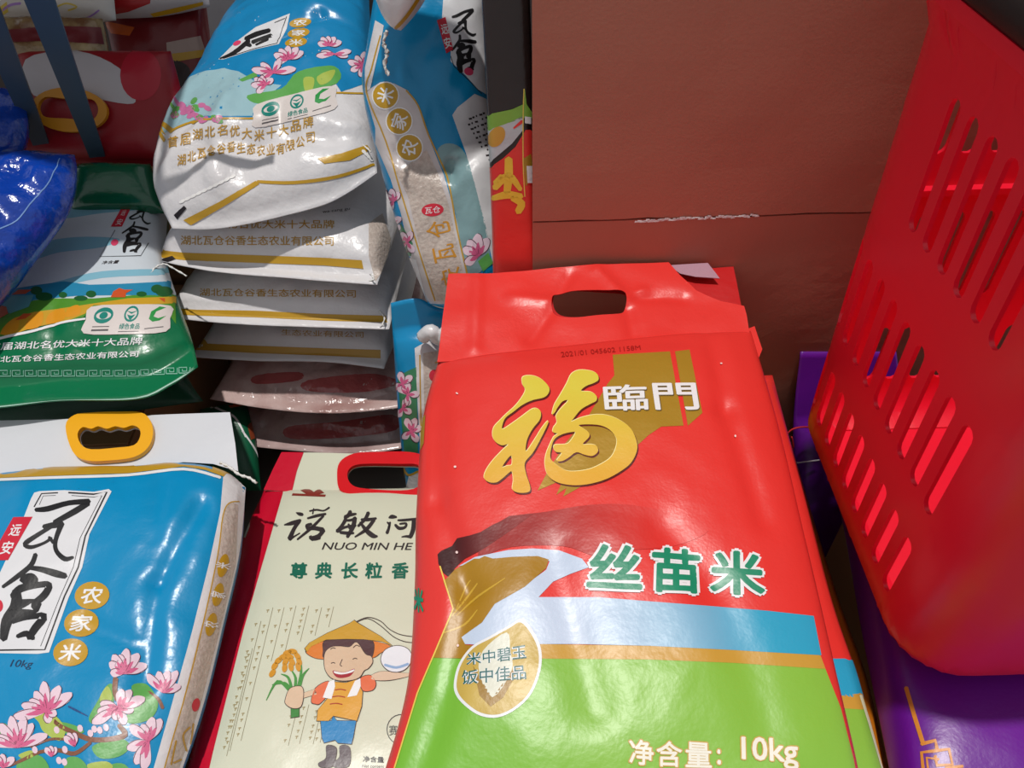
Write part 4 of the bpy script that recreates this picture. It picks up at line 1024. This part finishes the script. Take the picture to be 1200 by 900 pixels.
TB.decal('leaf', [[(290,112),(330,104),(350,84),(392,78),(395,98),(340,112),(304,122)]], LEAF, 2, smooth=True); TB.decal('leaf', [[(280,94),(300,84),(302,90),(284,96)]], LEAF, 2); TB.decal('leaf', [[(372,90),(392,82),(388,94),(376,100)]], LEAF2, 3, smooth=True); TB.decal('leaf', [[(356,92),(368,92),(366,106),(358,108)]], LEAF2, 3, smooth=True)
flower(TB, (338,70), [(-160,.9),(-130,.8),(-90,.8),(-50,.9),(-25,1.0),(170,.7)], 20, 4.6, 4)
flower(TB, (320,86), [(-170,1.1),(-140,.8),(-60,.8),(-10,1.2),(150,.9)], 23, 4.6, 4)
flower(TB, (312,100), [(180,1.1),(-150,1),(-120,.8),(140,.9),(-40,.7)], 16, 4, 4)
flower(TB, (385,54), [(-165,.8),(-130,.8),(-90,.7),(-50,.8),(-15,1.0)], 16, 4, 4)
flower(TB, (392,64), [(175,1.2),(-170,.9),(-10,1.1),(10,.9)], 18, 3.6, 4)
flower(TB, (424,78), [(-160,1.1),(-120,.9),(-80,1.1),(160,.9),(100,.8)], 16, 4, 4)
for k in range(30):
    random.seed(40+k); x = 202+random.random()*56; y = 142-random.random()*28*max(.15, 1-abs(x-226)/40)
    TB.decal('small_blossom', [ell(x, y, 5, 3, random.uniform(-50, 50), 9)], P('small blossom print', (206, 116, 164)) if k % 3 else LEAF, 3)
TB.shapes('gold_line', [stroke([(192,166,2.4),(204,152,2.4),(240,140,2.2),(298,139,2.2)]), stroke([(392,109,2),(436,110,2)], smooth=False)], GLD, 3)
TB.decal('label_panel', [[(256,70),(276,50),(300,32),(340,16),(336,34),(327,52),(300,58),(262,70)]], P('label white', (226, 226, 230)), 2)
TB.shapes('calligraphy', [stroke([(258,69,1.5),(275,62,5),(292,48,5)]), stroke([(288,46,5),(302,40,6),(316,36,5)]), stroke([(296,50,5),(308,45,4),(318,42,5)]), stroke([(290,52,6),(294,54,4)]), stroke([(300,53,2.5),(314,46,4)])], black, 3)
TB.shapes('label_border', [stroke([(262,69,.8),(300,57,.8),(325,51,.9),(336,20,.9)], smooth=False), stroke([(322,27,.9),(334,22,.9)], smooth=False)], black, 3)
TB.decal('pink_seal', [ell(278, 51, 5, 2.6, -25)], PINK, 3)
dots(TB, [(352,27), (350,39), (347,50)], 13, 5.5, -8, '农家米', layer=3)
cert(TB, [(299,122), (392,99), (394,130), (297,152)], 6)
for k, ch in enumerate('首届湖北名优大米十大品牌'):
    x = 203+k*14.4; y = 170-[0, 3, 9, 12, 14, 13, 10, 8, 11, 14, 19, 23][k]-4
    TB.text('slogan', ch, [(x-6, y-5), (x+6, y-7), (x+6, y+6), (x-6, y+8)], LG, 4, bold=.012)
for k, ch in enumerate(slog2):
    x = 213+k*11.6; y = 190-[0, 4, 8, 11, 13, 15, 14, 13, 11, 12, 13, 17, 21, 26][k]-3
    TB.text('slogan', ch, [(x-5, y-5), (x+5, y-7), (x+5, y+6), (x-5, y+8)], LG, 4, bold=.012)
TB.decal('gold_band', [[(372,186),(400,180),(430,170),(434,176),(410,188),(380,192)]], GLD, 3); TB.decal('gold_band', [[(215,258),(258,236),(300,212),(304,216),(262,242),(224,264)]], GLD, 3)
TB.shapes('gold_line', [stroke([(302,213,3.5),(345,214,4),(395,207,4),(438,193,3)])], GLD, 3)
TB.shapes('bar_marks', [[(204,252),(216,241),(219,244),(208,257)]], INK2, 3)
TB.shapes('chain_stitch', [ell(214+k*6.5, 236-k*3.2, 4.2, 1.8, -28, 8) for k in range(10)]+[ell(426+k*3, 178+k*3, 3, 2, 40, 8) for k in range(4)], P('stitch thread', (244, 242, 240)), 4)['kind'] = 'stuff'
string_bits(TB, [pt_.at(p)+pt_.N*.012 for p in [(212, 205), (204, 214), (212, 222), (203, 232), (214, 240)]])
string_bits(TB, [pt_.at(p)+pt_.N*.02 for p in [(440, 192), (430, 184), (424, 190), (418, 186)]])

# ------------------------------------------------------------------ bags standing between stack and pillar
ps_ = Plane((520, 340), 57, y=.735)
SB = Bag('rice_bag', 'blue rice bag with clear gusset standing upright between stack and pillar', 'bag', BLUE, ps_,
         L=[(502, 356), (474, 285), (447, 200), (426, 110), (432, 50), (446, -50)], R=[(606, 345), (594, 250), (580, 150), (572, 60), (566, -50)],
         B=[(540, 362)], T=[(500, -52)], H=.045, D=.05, ns=60, nt=76, ps=(3.5, 2.2), pt=(4, 2.2), fin=(.0, 0), amp=.008, scale=11, seed=12,
         creases=[([(.2, .45), (.6, .40), (.95, .46)], .007, .04), ([(.0, .62), (.3, .66)], .006, .03)])
SB.decal('gusset_panel', [[(440,100),(428,108),(440,150),(440,168),(458,210),(470,250),(490,340),(505,356),(560,356),(552,330),(532,245),(520,205),(506,170),(492,128),(478,106),(462,98),(446,96)]], P('gusset film', (206, 198, 198), .26, bump=[(30, .5, .004)]), 0)
SB.decal('rice_window', [[(452,180),(470,200),(500,175),(512,200),(526,240),(545,330),(550,356),(512,352),(492,290),(478,230),(466,205)]], RICE, 1)
SB.shapes('gold_line', [stroke([(446,42),(436,80),(430,108),(452,164),(470,225),(490,290),(510,352)], 1.6), stroke([(476,106),(490,124),(502,158),(524,208),(536,270),(552,340)], 1.8)], GLD, 3)
SB.decal('white_edge', [[(440,24),(450,30),(446,52),(434,104),(428,108),(428,80)]], WHT, 1)
dots(SB, [(452,112), (468,142), (480,173)], 14.5, 15, 0, '米家农', border=True, layer=3, trot=-72)
SB.decal('red_oval', [ell(507, 246, 13, 7.5, -5)], SEAL, 3); SB.text('oval_lettering', '瓦仓', [(498,243),(516,241),(516,249),(498,251)], white, 4)
for ch, q in (('仓', [(502,281),(497,262),(525,256),(530,275)]), ('瓦', [(510,309),(506,291),(531,284),(536,302)]), ('安', [(519,336),(515,318),(538,311),(543,329)])):
    SB.text('gusset_lettering', ch, q, P('amber print', (206, 142, 40)), 3, bold=.01)
T, sc = affine([(172,155), (350,385), (20,770)], [(530,20), (557,40), (540,84)])
SB.decal('label_panel', [[(520,-10),(528,-30),(575,-30),(580,60),(582,118),(560,105),(545,88),(528,72),(528,50),(518,20)]], P('label white', (226, 226, 230)), 1)
brush_label(SB, T, sc*1.3, 3)
SB.decal('red_tag', [[(512,24),(522,20),(531,58),(523,63)]], SEAL, 3); SB.text('tag_lettering', '远', [(516,29),(524,28),(527,39),(518,41)], white, 4, bold=.02); SB.text('tag_lettering', '安', [(519,45),(527,43),(530,55),(522,58)], white, 4, bold=.02)
SB.decal('pink_seal', [ell(549, 84, 5.5, 4.5, 25)], PINK, 4)
SB.shapes('label_border', [stroke([(528,66,.8),(532,78,.8),(550,95,.8),(564,110,.8)], smooth=False)], black, 3)
SB.decal('facts_panel', [[(530,135),(536,126),(556,110),(574,118),(584,160),(592,240),(600,340),(580,320),(560,230),(546,180)]], P('facts print', (216, 214, 216)), 1)
SB.shapes('facts_text', [[(545+r_*3.0+k*4, 140+r_*5.2-k*1.6), (545+r_*3.0+k*4+(1.6+(r_*7+k*5) % 3), 139.4+r_*5.2-k*1.6), (545.6+r_*3.0+k*4+(1.6+(r_*7+k*5) % 3), 141.6+r_*5.2-k*1.6), (545.6+r_*3.0+k*4, 142.2+r_*5.2-k*1.6)] for r_ in range(13) for k in range(6) if (r_*5+k*3) % 7], ink, 2)['kind'] = 'stuff'
SB.decal('mist_field', [[(512,178),(526,168),(545,180),(560,230),(574,300),(548,320),(534,250),(522,208)]], P('grey mist print', (128, 160, 164), .25, bump=[(24, .6, .006)]), 1, smooth=True)
flower(SB, (560,300), [(-120,1),(-90,1.2),(-60,1.1),(150,.8),(-150,.9)], 22, 6, 3); SB.decal('leaf', [[(560,306),(572,296),(578,308),(566,318)]], LEAF, 3)
SB.decal('side_white', [[(460,296),(488,304),(500,352),(480,352),(468,320)]], WHT, 2)
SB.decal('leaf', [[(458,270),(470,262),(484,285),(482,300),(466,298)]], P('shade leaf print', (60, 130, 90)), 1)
for (c_, pe) in (((446,228), [(-90,1),(-150,.8),(-30,.7),(60,.8)]), ((462,236), [(-100,1.1),(-140,.9),(-60,.9),(120,.8)]), ((459,262), [(-100,1),(-30,1),(30,.9),(100,.8),(-150,.9)]), ((478,284), [(-120,1),(-70,1),(60,1),(150,.9)])): flower(SB, c_, pe, 14, 4.2, 3)
# lower upright bag
pl_ = Plane((490, 480), 76, y=.715)
LB_ = Bag('rice_bag', 'blue magnolia rice bag standing on the floor beside the white stack', 'bag', BLUE, pl_,
          L=[(486, 640), (480, 600), (468, 500), (458, 355)], R=[(590, 640), (585, 500), (580, 360)], T=[(490, 350), (520, 362)], H=.035, D=.04, ns=44, nt=60, ps=(4, 2.4), pt=(4, 2), fin=(0, .10), amp=.006, scale=14, seed=15)
LB_.decal('gusset_panel', [[(486,408),(500,400),(540,396),(540,640),(496,630),(492,520)]], WHT, 1)
LB_.decal('rice_window', [[(496,414),(540,406),(540,640),(502,630),(498,520)]], RICE, 2)
LB_.shapes('gold_line', [stroke([(492,416),(494,520),(499,630)], 1.5)], GLD, 3)
LB_.decal('bottom_white', [[(474,560),(490,552),(494,600),(482,606)]], WHT, 2); LB_.shapes('gold_band', [stroke([(470,540),(478,556),(490,552)], 2.4)], GLD, 3)
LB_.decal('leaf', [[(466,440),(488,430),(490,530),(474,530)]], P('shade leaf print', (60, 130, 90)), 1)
for (c_, pe) in (((472,450), [(-100,1),(-40,1),(60,.8),(160,.9)]), ((478,462), [(-90,1),(-140,1),(0,.9),(90,.9)]), ((482,505), [(-110,1.1),(-70,1.1),(-20,.9),(60,1),(140,.9)]), ((472,478), [(-60,.8),(30,.8),(120,.8)])): flower(LB_, c_, pe, 15, 4.4, 3)
LB_.shapes('gold_frame', [stroke([(510,425),(524,422),(524,438)], 1.6, False)], LG, 3); LB_.decal('red_oval', [ell(509, 440, 6, 7)], SEAL, 3)
tq = [pl_.at((x, y))+pl_.N*(.030+dz) for x, y, dz in ((498,382,0),(508,372,.008),(516,382,.004),(526,372,.01))]
tube('tied_neck', tq, .009, WHT, LB_.root, n=10)
# red bag standing edge-on against the pillar
pr = Plane((600, 300), 84, y=.675)
RB_ = Bag('rice_bag', 'red bag with gold character standing edge-on against the brown pillar', 'bag', P('dark bag film', (44, 32, 30), .25, bump=FOIL), pr,
          L=[(576, 420), (578, 318), (572, 150), (562, -50)], R=[(630, 420), (628, 316), (626, 150), (619, -50)], H=.010, D=.05, ns=30, nt=80, ps=(6, 3), pt=(8, 3), fin=(0, 0), amp=.001, seed=17, bps=(8, 4), bpt=(8, 4))
RB_.decal('red_field', [[(574,196),(590,185),(604,172),(616,152),(626,152),(628,316),(629,420),(577,420),(578,318)]], RED, 0)
RB_.decal('green_band', [[(571,134),(600,128),(613,122),(615,104),(617,122),(626,136),(614,138),(590,146),(572,152)]], P('lime print', (130, 178, 66)), 1)
RB_.decal('pale_band', [[(572,152),(590,146),(613,136),(613,152),(600,168),(574,190)]], P('pale picture print', (190, 196, 200)), 1); RB_.decal('bowl_print', [ell(582, 160, 9, 13, 30)], strp, 2); RB_.shapes('red_swoosh', [stroke([(602,150,2),(612,142,4)], smooth=False)], RED, 2)
RB_.shapes('calligraphy', [stroke([(580,220,7),(596,206,9),(610,222,5)]), stroke([(596,186,9),(596,206,10),(594,226,8)]), stroke([(578,232,6),(594,228,9),(611,230,7)]), stroke([(600,232,6),(611,238,9),(607,248,8)]), stroke([(580,214,5),(588,206,6)])], goldb, 2)
RB_.decal('gold_panel', [[(613,186),(622,180),(626,206),(616,218)]], gold, 1); RB_.decal('sticker', [[(617,194),(624,194),(624,214),(618,214)]], white, 3); RB_.decal('sticker', [[(615,136),(622,137),(622,145),(615,144)]], white, 3)
RB_.shapes('yellow_line', [stroke([(614,104,1.2),(613,135,1.2),(613,190,1.2),(615,230,1.2)])], P('yellow line', (236, 206, 90)), 3)

# white bag end tipping over the stack from above
pw = Plane((466, 20), 74, 6, y=.79)
WT = Bag('rice_bag', 'white bag end with gold seam tipping over the upright blue bag', 'bag', WHT, pw, L=[(462, 34), (444, 4), (415, -100), (395, -260)], R=[(470, 36), (500, -4), (550, -110), (590, -260)], H=.03, D=.03, ns=40, nt=50, amp=.002, seed=18, fin=(0, 0))  # unseen upper part widened to throw shade on the upright blue bag
WT.shapes('gold_seam', [stroke([(464,33,4),(480,14,4),(500,-18,4)])], GLD, 1)
string_bits(WT, [pw.at(p)+pw.N*.016 for p in [(458, 34), (454, 48), (458, 60), (455, 74), (460, 86)]], .0018)

# ------------------------------------------------------------------ royal blue crumpled bags at the left edge
RB = M('royal blue film', (8, 66, 178), 0.18, bump=[(24, .9, .008), (80, .5, .003)], coat=.5, var=(9, .6, (4, 34, 110)))
pr1 = Plane((30, 270), 22, z=.485)
K1 = Bag('blue_bag', 'royal blue crumpled bag beside the green landscape bag', 'bag', RB, pr1, L=[(-150, 420), (-130, 300), (-110, 200)], R=[(-8, 356), (40, 296), (78, 246), (90, 205), (88, 182)], B=[(-60, 400)], T=[(0, 188), (50, 180)], H=.035, D=.03, ns=50, nt=46, amp=.014, scale=15, seed=19)
K1.shapes('bright_hem', [stroke([(0,268,1.4),(20,258,1.4),(36,238,1.4),(56,215,1.4),(70,186,1.2)])], P('hem blue', (120, 160, 220)), 1)
pr2 = Plane((5, 150), 35, z=.53)
Bag('blue_bag', 'royal blue crumpled bag perched above the other crumpled blue bag', 'bag', RB, pr2, L=[(-140, 240), (-130, 100)], R=[(2, 192), (24, 178), (32, 150), (28, 120), (12, 104)], T=[(-50, 100)], H=.03, D=.03, ns=40, nt=36, amp=.010, scale=16, seed=20)

# ------------------------------------------------------------------ shaded packs on the back shelf
pk = Plane((110, 188), 50, y=1.04)
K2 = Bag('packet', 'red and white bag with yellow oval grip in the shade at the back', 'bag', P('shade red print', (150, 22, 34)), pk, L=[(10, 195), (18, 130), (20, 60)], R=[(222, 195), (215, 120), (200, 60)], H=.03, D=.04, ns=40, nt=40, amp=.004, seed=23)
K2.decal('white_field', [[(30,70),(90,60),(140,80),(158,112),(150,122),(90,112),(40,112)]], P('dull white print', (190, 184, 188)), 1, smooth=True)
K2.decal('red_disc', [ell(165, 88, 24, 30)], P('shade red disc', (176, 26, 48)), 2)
plate('grip_handle', K2.root, pk, [ell(101, 138, 43, 25, 4, 30), catmull([(66,136),(74,124),(100,126),(126,126),(134,138),(126,150),(100,148),(74,146)], 4)], M('ochre handle plastic', (206, 138, 24), .4), off=.044, thick=.006, cell=.03)
pk2 = Plane((60, 60), 45, y=1.16)
K3 = Bag('packet', 'gold and brown crinkled packet behind the dark straps', 'bag', M('gold brown foil', (120, 84, 56), .22, bump=[(30, .9, .008)], var=(20, .9, (196, 178, 130)), coat=.3), pk2, L=[(-40, 88), (-40, 24)], R=[(130, 82), (120, 22)], H=.03, D=.04, ns=36, nt=24, amp=.008, scale=18, seed=24)
K3.decal('maroon_band', [[(-40,40),(0,36),(60,30),(118,32),(122,52),(60,48),(0,50),(-40,52)]], P('maroon print', (110, 34, 40)), 1)
pk3 = Plane((60, 15), 45, y=1.26)
K4 = Bag('packet', 'cream packet with lilac and yellow print at the back', 'bag', P('cream packet', (222, 214, 206)), pk3, L=[(-60, 34), (-60, -40)], R=[(136, 24), (130, -40)], H=.03, D=.04, ns=30, nt=20, amp=.003, seed=25)
K4.shapes('lilac_print', [stroke([(0,14,3),(12,6,3),(24,4,3)]), stroke([(92,22,2),(104,20,2),(116,12,2)])], P('lilac print', (176, 130, 206)), 1); K4.shapes('yellow_print', [stroke([(66,8,2),(78,4,2),(90,8,2),(80,12,2)]), [(0,8),(8,2),(10,14),(0,20)]], P('yellow print', (226, 196, 80)), 1)
pk4 = Plane((190, 150), 55, y=1.25)
K5 = Bag('packet', 'dark red packet with clear band leaning at the back of the shelf', 'bag', P('dark red packet', (120, 20, 26), .3), pk4, L=[(150, 195), (140, 100), (120, 10)], R=[(262, 195), (250, 80), (240, -10)], H=.03, D=.04, ns=36, nt=40, amp=.005, seed=26)
K5.decal('clear_band', [[(195,50),(235,42),(240,58),(196,64)]], P('pale clear band', (176, 150, 140), .2), 1); K5.decal('gold_band', [[(192,64),(240,58),(243,66),(196,74)]], GLD, 1); K5.decal('orange_patch', [[(112,28),(130,26),(158,32),(152,42),(120,38)]], P('orange foil', (206, 96, 40), .25), 1)
K5.decal('dark_patch', [[(176,80),(200,70),(222,80),(220,110),(196,130),(178,110)]], P('near black print', (40, 14, 16)), 1, smooth=True)
pk5 = Plane((170, 5), 50, y=1.32)
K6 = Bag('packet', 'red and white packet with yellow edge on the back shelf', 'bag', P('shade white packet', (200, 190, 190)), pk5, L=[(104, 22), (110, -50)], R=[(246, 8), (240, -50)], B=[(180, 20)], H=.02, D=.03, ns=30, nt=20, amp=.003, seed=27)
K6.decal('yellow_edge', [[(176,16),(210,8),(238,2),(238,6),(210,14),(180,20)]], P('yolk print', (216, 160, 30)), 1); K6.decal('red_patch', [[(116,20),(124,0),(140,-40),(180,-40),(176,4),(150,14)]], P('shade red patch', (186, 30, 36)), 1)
# grey header bag behind the slumped one
pk6 = Plane((268, 60), 62, y=1.47)
K7 = Bag('rice_bag', 'white header of a bag standing behind the slumped blue bag', 'bag', P('grey white film', (196, 194, 198)), pk6, L=[(232, 150), (236, 60), (226, -40)], R=[(420, 120), (410, 20), (400, -40)], H=.012, D=.03, ns=30, nt=30, amp=.003, seed=28)
K7.decal('pale_slit', [[(289,10),(294,10),(298,32),(292,33)]], white, 1); K7.decal('red_slot', [[(306,14),(314,8),(340,0),(358,-2),(356,8),(336,18),(316,24),(308,22)]], P('deep red print', (120, 14, 18)), 1, smooth=True)
pk7 = Plane((130, 215), 40, y=.985)
K8 = Bag('packet', 'dark green film packet behind the green landscape bag', 'bag', M('bottle green film', (14, 92, 62), .16, bump=[(30, .5, .005)], coat=.5), pk7, L=[(84, 252), (90, 192)], R=[(196, 250), (176, 192)], H=.02, D=.03, ns=30, nt=24, amp=.003, seed=29)
# leafy bag edge between stack and front bags
pk8 = Plane((285, 510), 20, z=.11)
K9 = Bag('rice_bag', 'small green leafy printed bag tucked under the corner of the stack', 'bag', P('leafy green bag', (14, 92, 62)), pk8, L=[(225, 575), (235, 480)], R=[(306, 575), (300, 520), (288, 470)], H=.02, D=.03, ns=30, nt=30, amp=.004, seed=30)
K9.shapes('white_piping', [stroke([(246,475,2.5),(262,482,2.5),(276,490,2.5),(288,512,2)]), stroke([(284,505,2),(296,522,2),(306,540,2)])], white, 1)
K9.decal('orange_print', [[(266,470),(282,468),(284,476),(270,478)]], P('orange foil', (206, 96, 40), .25), 1); K9.decal('orange_print', [[(290,500),(300,490),(304,512),(294,516)]], P('rust print', (150, 70, 40)), 1)

# ------------------------------------------------------------------ rack with slanted straps and a shade board added unseen overhead to shade the back
rk = root('display_rack', (-.85, 1.2, 0), 'dark display rack with slanted blue grey straps over the shaded packs', 'rack')
steel = M('blue grey strap', (58, 78, 98), .38); dark = M('rack steel', (40, 42, 46), .5)
def strap(p0, t0, p1, t1, w0, w1):
    a = CAM+ray(p0)*t0; b = CAM+ray(p1)*t1
    d = b-a; d /= np.linalg.norm(d); s_ = np.array([1., 0, 0])-d[0]*d; s_ /= np.linalg.norm(s_); n_ = np.cross(s_, d)
    V = [q+sx*s_*w/2+sn*n_*.0015 for q, w in ((a, w0), (b, w1)) for sx, sn in ((-1, -1), (1, -1), (1, 1), (-1, 1))]
    return a, mesh_obj('strap', V, [(0, 1, 2, 3), (7, 6, 5, 4), (0, 4, 5, 1), (1, 5, 6, 2), (2, 6, 7, 3), (3, 7, 4, 0)], steel, rk, smooth=False, origin=np.array(rk.location))
a1, _ = strap((28, -50), .80, (116, 188), 1.12, .034, .022)
a2, _ = strap((-42, -50), .80, (52, 178), 1.12, .034, .022)
tube('rail', [(-1.3, a1[1], a1[2]+.006), (-.30, a1[1], a1[2]+.006)], .007, dark, rk)
for x in (-1.29, -.47):
    boxmesh('post', (x-.012, 1.62, 0), (x+.012, 1.645, 1.12), dark, rk, .002)
    boxmesh('bracket', (x-.008, a1[1], 1.10), (x+.008, 1.64, 1.115), dark, rk, 0)
    boxmesh('bracket', (x-.008, a1[1]-.006, a1[2]), (x+.008, a1[1]+.006, 1.115), dark, rk, 0)
boxmesh('shade_board', (-1.30, .86, 1.115), (-.49, 1.645, 1.13), M('shade board', (110, 100, 92), .6), rk, .002)  # out of view, added to keep sun off the packs below
